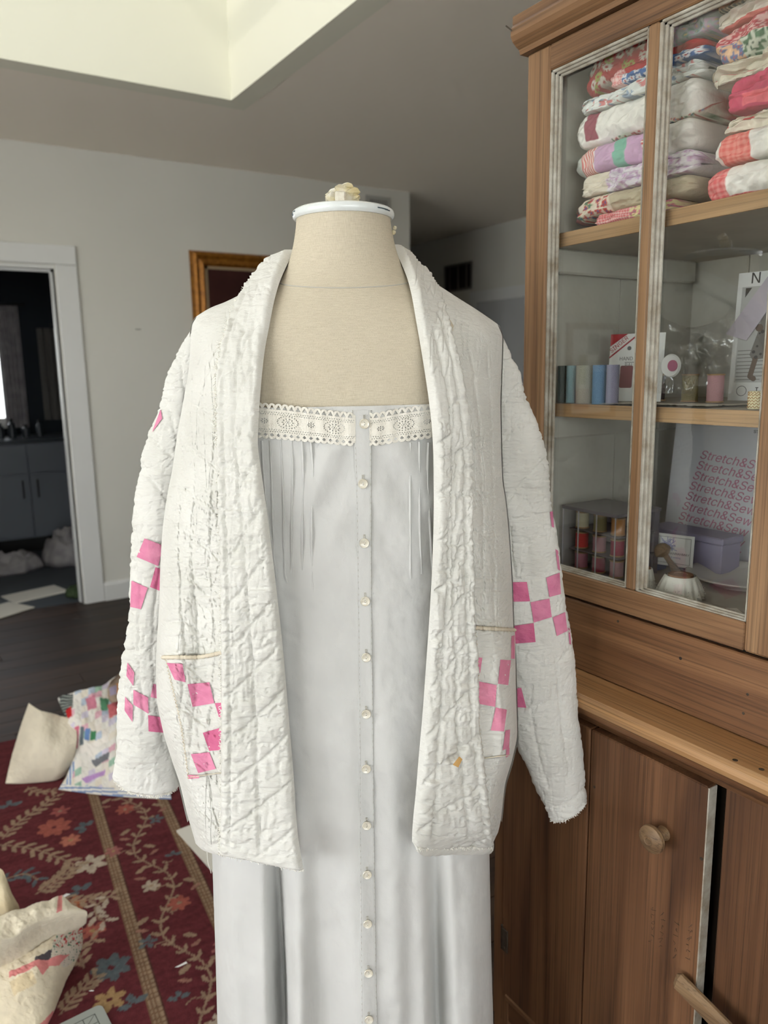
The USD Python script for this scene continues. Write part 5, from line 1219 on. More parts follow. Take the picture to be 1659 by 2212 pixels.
# sleeves
def sleeve(rws, lines, seed, ratio, dip, label):
    R_ = np.array(rws, float); s = np.linspace(0, 1, len(R_)); n = int(np.hypot(R_[-1, 0] - R_[0, 0], R_[-1, 1] - R_[0, 1]) / STEP); q = np.linspace(0, 1, n)
    xl, yl, xr, yr, wc = (PchipInterpolator(s, R_[:, k])(q) for k in range(5)); th = np.linspace(0, 2 * math.pi, 150, endpoint=False)
    ul, zl_ = UZ(xl, yl, wc); ur, zr = UZ(xr, yr, wc); cu_, cz, hu, hz = (ul + ur) / 2, (zl_ + zr) / 2, (ur - ul) / 2, (zr - zl_) / 2
    c, sn = np.cos(th), np.sin(th); hw = np.hypot(hu, hz)
    u = cu_[:, None] + hu[:, None] * c; w = wc[:, None] + (hw * ratio)[:, None] * sn; z = cz[:, None] + hz[:, None] * c - (dip * q ** 3)[:, None] * sn
    P = W3(u, w, z); pp_ = project(P); pxx = pp_[..., 0] * 1.0; pyy = pp_[..., 1]
    rel = puff(pxx, pyy, lines, seed, .66, vert=np.ones_like(pxx)) + .006 * fbm(np.stack([pxx / 60, pyy / 60, 0 * pxx + sn[None]], -1), 2, seed + 3)
    nn = np.stack([c * np.sign(hu.mean()), sn], 0); rim = np.clip((1 - q) * n / 3, 0, 1)[:, None]
    rel = rel * np.clip(q * 12, 0, 1)[:, None] - (1 - np.sqrt(1 - (1 - rim) ** 2)) * .004
    P = P + rel[..., None] * (FR * nn[0][:, None] - FF * nn[1][:, None])
    inner = P[::-1][:: max(1, n // 40)]; ci = np.repeat(inner.mean(1, keepdims=True), inner.shape[1], 1); inner = ci + (inner - ci) * .93
    m_ = ring_mesh(np.concatenate([P, inner])); m_.fix_normals(); obj('sleeve', m_, 'jacket_cotton', jacket, smooth=True, label=label)
    return P


SLq = [wob([(455, 800), (440, 900), (415, 1000), (372, 1110)], 3, 100), wob([(352, 862), (380, 940), (396, 1010)], 2, 101), wob([(308, 1005), (345, 1060), (372, 1090)], 2, 102), wob([(290, 1148), (340, 1170), (400, 1180)], 2, 103), wob([(282, 1330), (320, 1390), (400, 1372)], 3, 104), wob([(296, 1160), (288, 1250)], 2, 105), wob([(305, 1240), (298, 1400), (312, 1560)], 3, 106), wob([(345, 1230), (330, 1400), (352, 1600)], 3, 107), wob([(262, 1400), (330, 1430), (390, 1420)], 3, 108), wob([(390, 760), (400, 860), (420, 930)], 3, 109), wob([(270, 1600), (320, 1620), (380, 1600)], 3, 110), wob([(320, 945), (372, 985)], 3, 111)]
SRq = [wob([(1095, 1085), (1130, 1040), (1180, 990)], 1, 120), wob([(1078, 965), (1110, 925), (1135, 895)], 3, 121), wob([(1090, 1070), (1130, 1055)], 2, 122), wob([(1092, 1125), (1140, 1118), (1195, 1105)], 2, 123), wob([(1104, 1256), (1145, 1250), (1185, 1240)], 2, 124), wob([(1112, 1402), (1150, 1420), (1180, 1440), (1230, 1400)], 3, 125), wob([(1116, 1530), (1180, 1520), (1242, 1500)], 2, 126), wob([(1146, 1480), (1156, 1600), (1185, 1700)], 2, 127), wob([(1080, 800), (1110, 770)], 3, 128), wob([(1080, 880), (1120, 830)], 3, 129), wob([(1180, 1745), (1225, 1735), (1262, 1700)], 2, 130), wob([(1200, 1420), (1215, 1560), (1230, 1680)], 2, 131), wob([(1100, 1140), (1110, 1240)], 2, 132)]
PL = sleeve([(432, 690, 492, 705, -.02), (397, 740, 485, 745, -.022), (377, 780, 475, 785, -.024), (357, 830, 462, 836, -.026), (344, 885, 452, 890, -.028), (320, 945, 440, 950, -.03), (305, 1004, 430, 1010, -.032), (296, 1062, 424, 1066, -.032), (287, 1146, 420, 1150, -.032), (281, 1254, 412, 1258, -.032), (276, 1352, 404, 1354, -.032), (264, 1420, 398, 1420, -.032), (259, 1500, 394, 1500, -.032), (252, 1600, 390, 1600, -.032), (245, 1672, 388, 1690, -.032)], SLq, 11, .62, .012, 'left sleeve as seen, with pink squares and a frayed cuff')
PR = sleeve([(1020, 700, 1078, 708, -.03), (1030, 745, 1098, 755, -.032), (1040, 800, 1123, 803, -.034), (1046, 858, 1138, 858, -.036), (1052, 920, 1161, 918, -.036), (1058, 965, 1173, 960, -.036), (1062, 1000, 1183, 995, -.036), (1066, 1040, 1186, 1034, -.036), (1072, 1090, 1191, 1086, -.036), (1078, 1146, 1200, 1140, -.036), (1082, 1196, 1206, 1190, -.036), (1088, 1300, 1220, 1290, -.036), (1092, 1365, 1230, 1352, -.036), (1097, 1450, 1238, 1430, -.036), (1104, 1536, 1244, 1510, -.036), (1118, 1610, 1253, 1590, -.036), (1142, 1670, 1259, 1652, -.036), (1166, 1722, 1264, 1696, -.036), (1186, 1766, 1267, 1720, -.036)], SRq, 12, .60, .006, 'right sleeve as seen, with pink squares and a frayed cuff')


def front_of(P):
    """Interpolator pixel -> distance for the half of a tube that faces the camera."""
    n = np.cross(np.gradient(P, axis=0), np.gradient(P, axis=1)); v = P - EYE; cc = P.mean(1, keepdims=True)
    n = np.where(((n * (P - cc)).sum(-1) < 0)[..., None], -n, n); ok = (n * v).sum(-1) < 0
    pp_ = project(P[ok]); return LinearNDInterpolator(pp_, np.linalg.norm(P[ok] - EYE, axis=1))


def quad_grid(c, n=9):
    c = np.array(c, float); a, b = np.meshgrid(np.linspace(0, 1, n), np.linspace(0, 1, n)); a, b = a[..., None], b[..., None]
    g = c[0] * (1 - a) * (1 - b) + c[1] * a * (1 - b) + c[2] * a * b + c[3] * (1 - a) * b
    return g


def patch(name, quad, where, m, off=.0021, n=11, label=None):
    g = quad_grid(quad, n); px, py = g[..., 0], g[..., 1]
    if callable(where) and not isinstance(where, LinearNDInterpolator):
        P = where(px, py, off)
    else:
        d = where(px, py); r_ = ray(px, py); r_ = r_ / np.linalg.norm(r_, axis=-1, keepdims=True); P = EYE + r_ * (d - off)[..., None]
    ok = np.isfinite(P).all(-1)
    # a rim turned down so that the patch has an edge
    idx = np.arange(n * n).reshape(n, n); f = np.stack([idx[:-1, :-1], idx[:-1, 1:], idx[1:, 1:], idx[1:, :-1]], -1).reshape(-1, 4); f = f[ok.ravel()[f].all(1)]
    if len(f) < 2: return None
    V = np.nan_to_num(P.reshape(-1, 3)); used = np.unique(f); remap = -np.ones(len(V), int); remap[used] = np.arange(len(used))
    m_ = trimesh.Trimesh(V[used], np.vstack([remap[f][:, [0, 1, 2]], remap[f][:, [0, 2, 3]]]), process=False)
    return obj(name, m_, m, jacket, smooth=True, label=label)


FL, FRt = front_of(PL), front_of(PR)
PK, PD, PP = 'pink_cotton', 'pink_cotton_deep', 'pink_cotton_pale'
for qd, mt in (([(347, 884), (350, 904), (338, 921), (328, 934)], PK), ([(312, 1163), (352, 1178), (342, 1223), (295, 1203)], PK), ([(336, 1225), (352, 1231), (352, 1279), (324, 1268)], PD), ([(284, 1254), (319, 1270), (304, 1316), (281, 1311)], PK),
               ([(275, 1431), (290, 1453), (288, 1482), (273, 1460)], PK), ([(288, 1490), (320, 1507), (321, 1542), (288, 1522)], PK), ([(331, 1477), (342, 1480), (340, 1509), (325, 1506)], PK), ([(270, 1505), (287, 1525), (286, 1560), (269, 1535)], PK), ([(320, 1545), (346, 1549), (356, 1583), (321, 1580)], PD)):
    patch('pink_patch', qd, FL, mt)
for qd, mt in (([(1188, 1106), (1194, 1104), (1197, 1140), (1192, 1138)], PK), ([(1200, 1186), (1206, 1190), (1210, 1233), (1205, 1230)], PK), ([(1100, 1258), (1138, 1257), (1145, 1299), (1100, 1300)], PD), ([(1180, 1248), (1209, 1237), (1212, 1283), (1187, 1290)], PK), ([(1146, 1301), (1187, 1293), (1192, 1333), (1153, 1345)], PK), ([(1194, 1334), (1221, 1322), (1226, 1363), (1203, 1374)], PK), ([(1104, 1353), (1153, 1346), (1157, 1387), (1106, 1391)], PD), ([(1108, 1488), (1126, 1486), (1137, 1529), (1108, 1527)], PD), ([(1227, 1356), (1231, 1358), (1234, 1393), (1230, 1391)], PK)):
    patch('pink_patch', qd, FRt, mt)


def body_at(lines, seed):
    def f(px, py, off):
        w = jw(px, py) + puff(px, py, lines, seed) + off + .0010; u, z = UZ(px, py, w); return W3(u, w, z)
    return f


BL, BR = body_at(QL, 1), body_at(QR, 2)


def pocket(left, right, y0, y1, where, label, seed):
    T, S_ = np.meshgrid(np.linspace(0, 1, 90), np.linspace(0, 1, 46), indexing='ij'); ya, yb = y0(S_), y1(S_); py = ya + (yb - ya) * T; px = left(py) + (right(py) - left(py)) * S_
    e = np.minimum(np.minimum(S_, 1 - S_) * 46, np.minimum(T, 1 - T) * 90); o = .0062 * (1 - np.exp(-e / 1.2)) + .0016 * fbm(np.stack([px / 30, py / 12, 0 * px], -1), 2, seed)
    pk = obj('pocket', grid_mesh(where(px, py, o)), 'jacket_cotton', jacket, smooth=True, label=label)
    edge = where(px[0], py[0], o[0] + .002 + .005)
    obj('pocket_hem', tube(edge, .0026 + .0004 * np.sin(np.arange(46) * 1.9), 8), 'jacket_lining', pk, smooth=True)
    zs = []
    for (a, b) in ((px[:, 2], py[:, 2]), (px[-2, :], py[-2, :])):
        L = where(a, b, np.full(a.shape, .0082)); t = np.arange(len(a)); L = L + (FR * .0012) * np.sin(t * 2.4)[:, None]; zs.append(L)
    curves('overcast_stitch', zs, .0011, 'jacket_lining', pk, kind='stuff')
    return pk


pkl = SP([1418, 1480, 1560, 1640, 1684], [351, 366, 385, 398, 404]); pocket(pkl, lambda y: bLo(y) + 4, SP([0, .5, 1], [1420, 1420, 1409]), SP([0, 1], [1683, 1672]), BL, 'left patch pocket with six pink squares', 21)
pkr = SP([1355, 1423, 1503, 1583, 1640], [1112, 1114, 1114, 1110, 1099]); pocket(lambda y: bRo(y) - 6, pkr, SP([0, 1], [1356, 1361]), SP([0, 1], [1642, 1634]), BR, 'right patch pocket with pink squares', 22)
for qd, mt in (([(360, 1432), (394, 1434), (401, 1474), (377, 1468)], PK), ([(405, 1478), (452, 1474), (463, 1519), (416, 1527)], PK), ([(464, 1519), (480, 1518), (480, 1550), (473, 1549)], PD), ([(438, 1583), (480, 1571), (480, 1620), (452, 1622)], PD), ([(412, 1629), (452, 1625), (466, 1661), (428, 1670)], PK), ([(405, 1674), (430, 1675), (430, 1681), (406, 1683)], PP)):
    patch('pink_patch', qd, BL, mt, off=.0080)
for qd, mt in (([(1030, 1420), (1042, 1421), (1037, 1455), (1030, 1440)], PP), ([(1105, 1374), (1112, 1372), (1112, 1423), (1104, 1423)], PP), ([(1081, 1425), (1104, 1426), (1098, 1480), (1076, 1477)], PP), ([(1034, 1472), (1073, 1480), (1070, 1527), (1032, 1520)], PP), ([(1071, 1528), (1095, 1533), (1089, 1580), (1060, 1578)], PP), ([(1092, 1578), (1102, 1576), (1100, 1615), (1086, 1621)], PP), ([(1094, 1617), (1101, 1615), (1100, 1632), (1093, 1637)], PP)):
    patch('pink_patch', qd, BR, mt, off=.0080)


def band_at(px, py, off):
    d = trimesh.proximity if False else None
    w = jw(px, py) + .0225 + off; u, z = UZ(px, py, w); return W3(u, w, z)


patch('stain', [(992, 1634), (999, 1640), (990, 1658), (978, 1652)], band_at, 'stain', off=.002, n=6, label='small yellow stain on the right band')

# stitched thread along the quilting lines, and fraying
def thread_lines(lines, where, off):
    out = []
    for L in lines:
        P = where(L[:, 0], L[:, 1], np.full(len(L), off)); P = P[np.isfinite(P).all(1)]
        if len(P) > 3: out.append(P)
    return out


def fray(P, n, l0, l1, down, seed, spread=.6):
    r_ = np.random.default_rng(seed); out = []; s = np.concatenate([[0], np.cumsum(np.linalg.norm(np.diff(P, axis=0), axis=1))])
    for _ in range(n):
        q_ = r_.uniform(0, s[-1]); p_ = np.array([np.interp(q_, s, P[:, k]) for k in range(3)]); d = np.array(down, float) + r_.normal(0, spread, 3); d /= np.linalg.norm(d); l = r_.uniform(l0, l1); b = r_.normal(0, .35, 3)
        out.append(np.array([p_ - d * .002, p_ + d * l * .5, p_ + (d + b) * l]))
    return out


fr = fray(PL[-1], 1100, .001, .0038, (0, 0, -1), 1) + fray(PR[-1], 700, .001, .0038, (0, 0, -1), 2)
hemL = Vf[0]; hemR = Vf[-1]
fr += fray(hemL, 300, .001, .0035, (0, 0, -1), 3) + fray(hemR, 300, .001, .0035, (0, 0, -1), 4)
eo = Vf[:, 0]; uu = q / s[-1] if len(q) == len(s) else None
pz = project(eo); selL = (pz[:, 0] < 560) & (eo[:, 2] > 1.27); selR = (pz[:, 0] > 880) & (pz[:, 0] < 1010) & (eo[:, 2] > 1.30)
fr += fray(eo[selL], 900, .002, .0065, -FR, 5) + fray(eo[selR], 120, .001, .004, FR, 6) + fray(eo[(pz[:, 0] < 560) & (eo[:, 2] <= 1.27)], 380, .001, .0035, -FR, 7)
curves('frayed_edge', fr, .0008, 'thread', jacket, kind='stuff')
e0 = to3((448, 1852, .02)); e0 = np.array(e0)
curves('loose_thread', [np.array([e0 + [0, 0, .02], e0, e0 + FR * .001 - [0, 0, .012], e0 + FR * .003 - [0, 0, .022], e0 + FR * .004 - [0, 0, .027]])], .0008, 'thread', jacket)
# ---------------------------------------------------------------- rug
RD = np.array([.084, .9965]); RP = np.array([.9965, -.084])
def rug_ab(x, y): return x * RP[0] + y * RP[1], x * RD[0] + y * RD[1]
ga = np.concatenate([np.linspace(-1.5, -.16, 40)[:-1], np.arange(-.16, .66, .0042)]); gb = np.concatenate([np.linspace(.1, 1.30, 24)[:-1], np.arange(1.30, 3.07, .0044), [3.07]])
GA, GB = np.meshgrid(ga, gb, indexing='ij'); gx, gy = GA * RP[0] + GB * RD[0], GA * RP[1] + GB * RD[1]
field = np.tile(lin(92, 42, 46), (GA.size, 1)).reshape(*GA.shape, 3)
field *= (1 + .5 * fbm(np.stack([GA * 9, GB * 60, 0 * GA], -1), 3, 4))[..., None]
T_BEIGE, T_LIGHT, T_RED, T_BLUE, T_BROWN, T_GOLD = (152, 130, 108), (180, 166, 148), (156, 88, 76), (86, 100, 104), (118, 94, 72), (160, 132, 92)


def paint(mask, c, k=.85):
    field[mask] = field[mask] * (1 - k) + lin(c) * k


def near(a, b, r): return np.abs(GA - a) < r, np.abs(GB - b) < r


def sub(a, b, r):
    i = np.searchsorted(ga, [a - r, a + r]); j = np.searchsorted(gb, [b - r, b + r]); return slice(i[0], i[1]), slice(j[0], j[1])


def ell(a, b, la, lb, ang, c, k=.85):
    s_ = sub(a, b, max(la, lb) * 1.1); x, y = GA[s_] - a, GB[s_] - b; ca, sa = math.cos(ang), math.sin(ang); q_ = ((x * ca + y * sa) / la) ** 2 + ((y * ca - x * sa) / lb) ** 2
    m_ = q_ < 1; f = field[s_]; f[m_] = f[m_] * (1 - k) + lin(c) * k


def vine(pts, wd, c):
    pts = np.asarray(pts, float); s = np.concatenate([[0], np.cumsum(np.linalg.norm(np.diff(pts, axis=0), axis=1))]); q_ = np.linspace(0, s[-1], max(4, int(s[-1] / .003)))
    P_ = np.stack([PchipInterpolator(s, pts[:, k])(q_) for k in (0, 1)], 1) if len(pts) > 2 else np.stack([np.interp(q_, s, pts[:, k]) for k in (0, 1)], 1)
    for p_ in P_[::1]: ell(p_[0], p_[1], wd, wd, 0, c, .6)
    return P_


def flower(a, b, r_, n, c, heart=None, rot=0.0, half=False):
    for k in range(n):
        t = rot + 2 * math.pi * k / n
        if half and math.sin(t - rot) < -.3: continue
        ell(a + r_ * .58 * math.cos(t), b + r_ * .58 * math.sin(t), r_ * .44, r_ * .26, t, c)
    if heart: ell(a, b, r_ * .2, r_ * .2, 0, heart)


def branch(P_, c, n=8, l=.022, side=True, seed=0):
    """Leaves in pairs along a stem."""
    r = random.Random(seed); idx = np.linspace(2, len(P_) - 2, n).astype(int)
    for i in idx:
        d = P_[min(i + 2, len(P_) - 1)] - P_[max(i - 2, 0)]; t = math.atan2(d[1], d[0])
        for s in (-1, 1):
            ang = t + s * .75; ll = l * r.uniform(.8, 1.1); ell(P_[i][0] + ll * .8 * math.cos(ang), P_[i][1] + ll * .8 * math.sin(ang), ll * .62, ll * .24, ang, c)


def AB(px, py): p_ = hit(px, py, 2, .006); return np.array(rug_ab(p_[0], p_[1]))


# borders
for a0 in (.219, .412):
    w_ = .0155; paint(np.abs(GA - a0) < w_, T_BROWN, .9)
    for o in (-.0095, 0, .0095): paint((np.abs(GA - a0 - o) < .0028) & ((GB * 160 % 1) < .72), T_BEIGE, .75)
    for o in (-.0155, .0155): paint(np.abs(GA - a0 - o) < .0018, (70, 50, 40), .7)
# inner border vine (between the stripes) with curls and flowers
r = random.Random(11); pts = [(.315 + .035 * math.sin(b * 17), b) for b in np.arange(1.25, 3.1, .045)]; P_ = vine(pts, .0030, T_BEIGE); branch(P_, T_BEIGE, 46, .022, seed=2)
for k, b in enumerate(np.arange(1.28, 3.05, .105)):
    sgn = 1 if k % 2 else -1; c0_ = np.array([.315 + .035 * math.sin(b * 17), b])
    sp_ = [c0_ + np.array([sgn * (.012 + .030 * t), .02 * t]) + .016 * (1 - .6 * t) * np.array([math.cos(5 * t), math.sin(5 * t)]) for t in np.linspace(0, 1, 14)]; vine(sp_, .0024, T_BEIGE)
    e = c0_ + np.array([sgn * .052, .035]); kind = k % 5
    if kind == 0: flower(*e, .030, 7, T_RED, T_BEIGE, .3)
    elif kind == 1: flower(*e, .026, 6, T_LIGHT, T_BEIGE, .7)
    elif kind == 2: flower(*e, .024, 5, T_BLUE, None, .2, True)
    elif kind == 3: flower(*e, .026, 6, (150, 96, 92), T_GOLD, .1)
    else: flower(*e, .024, 5, T_BLUE, None, 1.2)
    ell(*(c0_ + np.array([-sgn * .045, .01])), .018, .008, .6 * sgn, T_BEIGE); ell(*(c0_ + np.array([-sgn * .052, -.025])), .016, .006, -.5 * sgn, (150, 110, 96))
# outer guard beyond the second stripe
P_ = vine([(.52 + .02 * math.sin(b * 23), b) for b in np.arange(1.25, 3.1, .05)], .0024, T_BEIGE); branch(P_, T_BEIGE, 40, .016, seed=3)
# field flowers, put where the photograph shows them on the rug
def leafy(path, c, n, l, seed): branch(vine([AB(*q_) for q_ in path], .0032, T_BEIGE), c, n, l, seed=seed)
flower(*AB(117, 1787), .050, 8, T_RED, None, .2); flower(*AB(152, 1815), .032, 7, (176, 110, 92), T_GOLD, .4); flower(*AB(186, 1786), .034, 6, T_BLUE, None, .9, True); flower(*AB(130, 1752), .030, 6, (150, 84, 80), T_BEIGE, .1)
flower(*AB(196, 1866), .046, 6, T_LIGHT, None, .5); flower(*AB(240, 2090), .046, 7, T_BLUE, None, .3); flower(*AB(176, 1925), .036, 5, T_BLUE, None, .8, True); flower(*AB(20, 1742), .04, 5, T_BLUE, None, .3, True)
flower(*AB(200, 2010), .034, 6, T_RED, T_GOLD, .6); flower(*AB(155, 1955), .038, 6, (160, 100, 70), T_BEIGE, .1); flower(*AB(236, 2160), .036, 6, T_GOLD, None, .2); flower(*AB(290, 2170), .034, 5, T_BLUE, None, .5, True)
leafy([(0, 1825), (60, 1832), (120, 1850), (160, 1868)], T_BEIGE, 9, .030, 4); leafy([(5, 1812), (50, 1768), (100, 1735), (118, 1720)], T_BEIGE, 9, .028, 5); leafy([(80, 1930), (120, 1905), (150, 1880)], T_BEIGE, 6, .03, 6)
leafy([(130, 1940), (180, 1945), (240, 1935)], T_BEIGE, 6, .030, 7); leafy([(240, 1935), (205, 1965), (225, 1990)], T_LIGHT, 5, .028, 8); leafy([(130, 2190), (165, 2150), (205, 2110)], T_BEIGE, 6, .026, 9); leafy([(0, 1905), (40, 1890), (80, 1900)], T_BLUE, 5, .026, 10); leafy([(180, 2090), (170, 2050), (200, 2030)], T_BEIGE, 5, .026, 12)
leafy([(60, 1700), (90, 1712), (130, 1705)], T_BEIGE, 6, .022, 13)
for k in range(26):                                     # the rest of the field, further left
    a_, b_ = r.uniform(-1.3, -.02), r.uniform(.3, 2.95); flower(a_, b_, r.uniform(.03, .05), r.choice((5, 6, 7)), r.choice((T_RED, T_BLUE, T_LIGHT, T_GOLD)), None, r.uniform(0, 3))
zt_ = np.full(GA.shape, .006)
top = np.stack([gx, gy, zt_], -1); bot_ = top.copy(); bot_[..., 2] = 0.0005
na_, nb_ = GA.shape; m = grid_mesh(top); V = np.vstack([m.vertices, bot_.reshape(-1, 3)]); idx = np.arange(na_ * nb_).reshape(na_, nb_); loop = np.concatenate([idx[0], idx[1:, -1], idx[-1, -2::-1], idx[-2:0:-1, 0]]); lo = loop + na_ * nb_; nx_ = np.roll(loop, -1)
f = np.vstack([m.faces, np.stack([loop, lo, nx_], 1), np.stack([nx_, lo, np.roll(lo, -1)], 1)]); used = np.unique(f); rm = -np.ones(len(V), int); rm[used] = np.arange(len(used))
rg = trimesh.Trimesh(V[used], rm[f], process=False)
col = np.vstack([field.reshape(-1, 3), field.reshape(-1, 3)])[used]
if rg.face_normals[0][2] < 0: rg.invert()
tag(obj('rug', rg, 'rug_pile', col=np.clip(col, 0, 1)), 'maroon floral rug with beige striped borders on the dark wooden floor', 'rug')


# ---------------------------------------------------------------- quilts on the floor
def cloth_px(ctrl, colf, n=(90, 110), amp=.006, seed=0, thick=.006, smooth=True):
    """A draped cloth through (pixel, pixel, height) points; returns its mesh and colours."""
    C_ = np.array(ctrl, float); R_, K_ = C_.shape[:2]; rr, kk = np.linspace(0, 1, R_), np.linspace(0, 1, K_); nr, nk = n
    tmp = np.stack([PchipInterpolator(rr, C_[..., q], axis=0)(np.linspace(0, 1, nr)) for q in range(3)], -1); G = np.stack([PchipInterpolator(kk, tmp[..., q], axis=1)(np.linspace(0, 1, nk)) for q in range(3)], -1)
    px, py, h = G[..., 0], G[..., 1], G[..., 2]
    r_ = ray(px, py); z = h; t = (z - EYE[2]) / r_[..., 2]; P_ = EYE + r_ * t[..., None]
    fold = fbm(np.stack([px / 26, py / 34, 0 * px + seed], -1), 3, seed) * np.clip(h / .05, .1, 1)
    P_[..., 2] = np.maximum(P_[..., 2] + amp * 3 * fold + .0022 * fbm(np.stack([px / 5, py / 5, 0 * px], -1), 2, seed + 2), .0085)
    c = colf(px.ravel(), py.ravel())
    lo = P_.copy(); lo[..., 2] = np.maximum(lo[..., 2] - thick, .0068); v = np.concatenate([P_.reshape(-1, 3), lo.reshape(-1, 3)]); idx = np.arange(nr * nk).reshape(nr, nk); off = nr * nk
    q4 = np.stack([idx[:-1, :-1], idx[:-1, 1:], idx[1:, 1:], idx[1:, :-1]], -1).reshape(-1, 4); loop = np.concatenate([idx[0], idx[1:, -1], idx[-1, -2::-1], idx[-2:0:-1, 0]]); nx_ = np.roll(loop, -1)
    f = np.vstack([q4[:, [0, 2, 1]], q4[:, [0, 3, 2]], q4[:, [0, 1, 2]] + off, q4[:, [0, 2, 3]] + off, np.stack([loop, nx_, nx_ + off], 1), np.stack([loop, nx_ + off, loop + off], 1)])
    return trimesh.Trimesh(v, f, process=False), np.clip(np.vstack([c, c]), 0, 1)


def cmap(rules, base_):
    def f(px, py):
        c = base_(px, py)
        for poly, fn in rules:
            pg = Polygon(poly); m_ = shapely.contains_xy(pg, px, py)
            if m_.any(): c[m_] = fn(px[m_], py[m_])
        return c
    return f


def spx(fn, k=.0015): return lambda px, py: fn(px * k, py * k)


cream_ = spx(p_plain((226, 216, 196), .03, 3)); whit = spx(p_plain((226, 222, 214), .04, 5))
_pp = [p_plain((222, 176, 188)), p_floral((230, 226, 220), (206, 180, 210), (150, 170, 150), .008, 21), p_plain((160, 192, 172)), p_floral((230, 226, 218), (212, 140, 140), (130, 150, 130), .007, 22), p_plain((210, 202, 218)), p_plain((232, 228, 220)), p_floral((228, 220, 206), (214, 166, 130), (140, 150, 160), .008, 23), p_plain((230, 226, 218)), p_plain((184, 196, 212)), p_floral((236, 230, 222), (224, 160, 180), (130, 160, 130), .009, 24), p_plain((228, 220, 210))]
patchw = spx(p_patch(_pp, .022, 5, .5))
q1 = thing('crumpled_quilt', 'crumpled pastel patchwork quilt with its cream back turned over, beside the left sleeve', 'quilt')
blk = lambda c, v=.04: spx(p_plain(c, v))
dark_stripe = spx(p_stripe((40, 42, 46), (150, 156, 150), .009, along='v'))
ck1 = cmap([([(128, 1500), (158, 1500), (158, 1530), (140, 1565), (130, 1560)], dark_stripe), ([(142, 1535), (154, 1530), (156, 1550), (146, 1552)], blk((190, 40, 44))), ([(185, 1510), (205, 1502), (210, 1530), (190, 1535)], blk((206, 130, 150))), ([(216, 1508), (236, 1504), (232, 1532), (218, 1535)], blk((96, 150, 116))), ([(232, 1520), (256, 1510), (256, 1545), (236, 1550)], blk((206, 112, 116))),
             ([(152, 1580), (172, 1570), (168, 1618), (154, 1622)], blk((206, 112, 136))), ([(174, 1572), (182, 1570), (180, 1610), (172, 1612)], blk((110, 120, 128))), ([(184, 1575), (196, 1575), (192, 1600), (182, 1600)], blk((110, 140, 190))), ([(196, 1580), (208, 1578), (206, 1596), (194, 1598)], blk((70, 130, 90))), ([(196, 1640), (238, 1624), (234, 1640), (206, 1656)], blk((120, 122, 128))), ([(176, 1682), (228, 1660), (226, 1672), (186, 1692)], blk((190, 150, 206))),
             ([(150, 1655), (164, 1640), (150, 1712), (138, 1712)], spx(p_stripe((232, 230, 226), (120, 150, 200), .010))), ([(128, 1694), (380, 1712), (380, 1730), (120, 1730)], spx(p_stripe((234, 230, 222), (130, 150, 190), .012, along='v', c=(234, 230, 222))))], patchw)
m, c = cloth_px([[(125, 1508, .15), (165, 1494, .18), (215, 1482, .19), (262, 1452, .19), (320, 1436, .17)], [(146, 1560, .14), (183, 1545, .16), (225, 1530, .16), (270, 1520, .15), (335, 1510, .13)], [(162, 1610, .09), (200, 1600, .10), (240, 1590, .11), (290, 1580, .10), (350, 1580, .09)], [(150, 1660, .04), (190, 1655, .045), (235, 1650, .05), (290, 1640, .05), (360, 1640, .05)], [(126, 1704, .010), (185, 1712, .010), (240, 1718, .010), (300, 1722, .010), (370, 1725, .010)]], ck1, (130, 150), .007, 3)
obj('patchwork_top', m, 'printed_cloth', q1, smooth=True, col=c)
m, c = cloth_px([[(62, 1517, .15), (92, 1536, .17), (130, 1545, .15), (162, 1556, .145)], [(44, 1570, .12), (85, 1580, .15), (130, 1590, .13), (166, 1592, .12)], [(24, 1640, .05), (70, 1640, .085), (120, 1645, .075), (160, 1630, .075)], [(12, 1691, .010), (60, 1689, .012), (115, 1684, .012), (148, 1664, .02)]], cream_, (90, 90), .003, 6)
obj('cream_back', m, 'printed_cloth', q1, smooth=True, col=c, label='cream underside turned over')
m, c = cloth_px([[(240, 1470, .24), (262, 1452, .25), (300, 1440, .24)], [(232, 1496, .20), (258, 1480, .215), (310, 1470, .20)], [(240, 1515, .175), (262, 1512, .18), (320, 1505, .17)]], cmap([([(250, 1475), (300, 1470), (300, 1500), (250, 1500)], blk((196, 140, 86))), ([(236, 1488), (252, 1478), (252, 1500), (238, 1505)], blk((150, 140, 160)))], spx(p_plain((150, 132, 116)))), (50, 60), .006, 8)
obj('rolled_corner', m, 'printed_cloth', q1, smooth=True, col=c)

q2 = thing('crumpled_quilt', 'crumpled cream quilt bound in pink, nearest the lower left of the rug', 'quilt')
pinkb = blk((222, 140, 138)); stain_ = spx(p_plain((222, 204, 168), .05, 8))
embro = lambda px, py: np.where((fbm(np.stack([px / 3.2, py / 3.2, 0 * px], -1), 2, 31) > .13)[:, None] & (py < 2040)[:, None], A((196, 60, 66), len(px)), np.where((fbm(np.stack([px / 3.0, py / 3.4, 0 * px + 4], -1), 2, 33) > .20)[:, None], A((70, 120, 90), len(px)), A((222, 212, 196), len(px))))
ck2 = cmap([([(118, 2030), (140, 1985), (180, 1990), (176, 2060), (140, 2085), (100, 2080)], embro), ([(76, 2068), (112, 2050), (108, 2074), (74, 2086)], blk((90, 84, 88))), ([(20, 2100), (60, 2080), (150, 2058), (128, 2088), (106, 2082), (92, 2104), (78, 2088), (50, 2104), (20, 2112)], pinkb), ([(20, 2120), (70, 2098), (80, 2125), (30, 2150)], stain_), ([(84, 2212), (116, 2182), (120, 2192), (90, 2230)], pinkb)], spx(p_plain((228, 216, 190), .04, 4)))
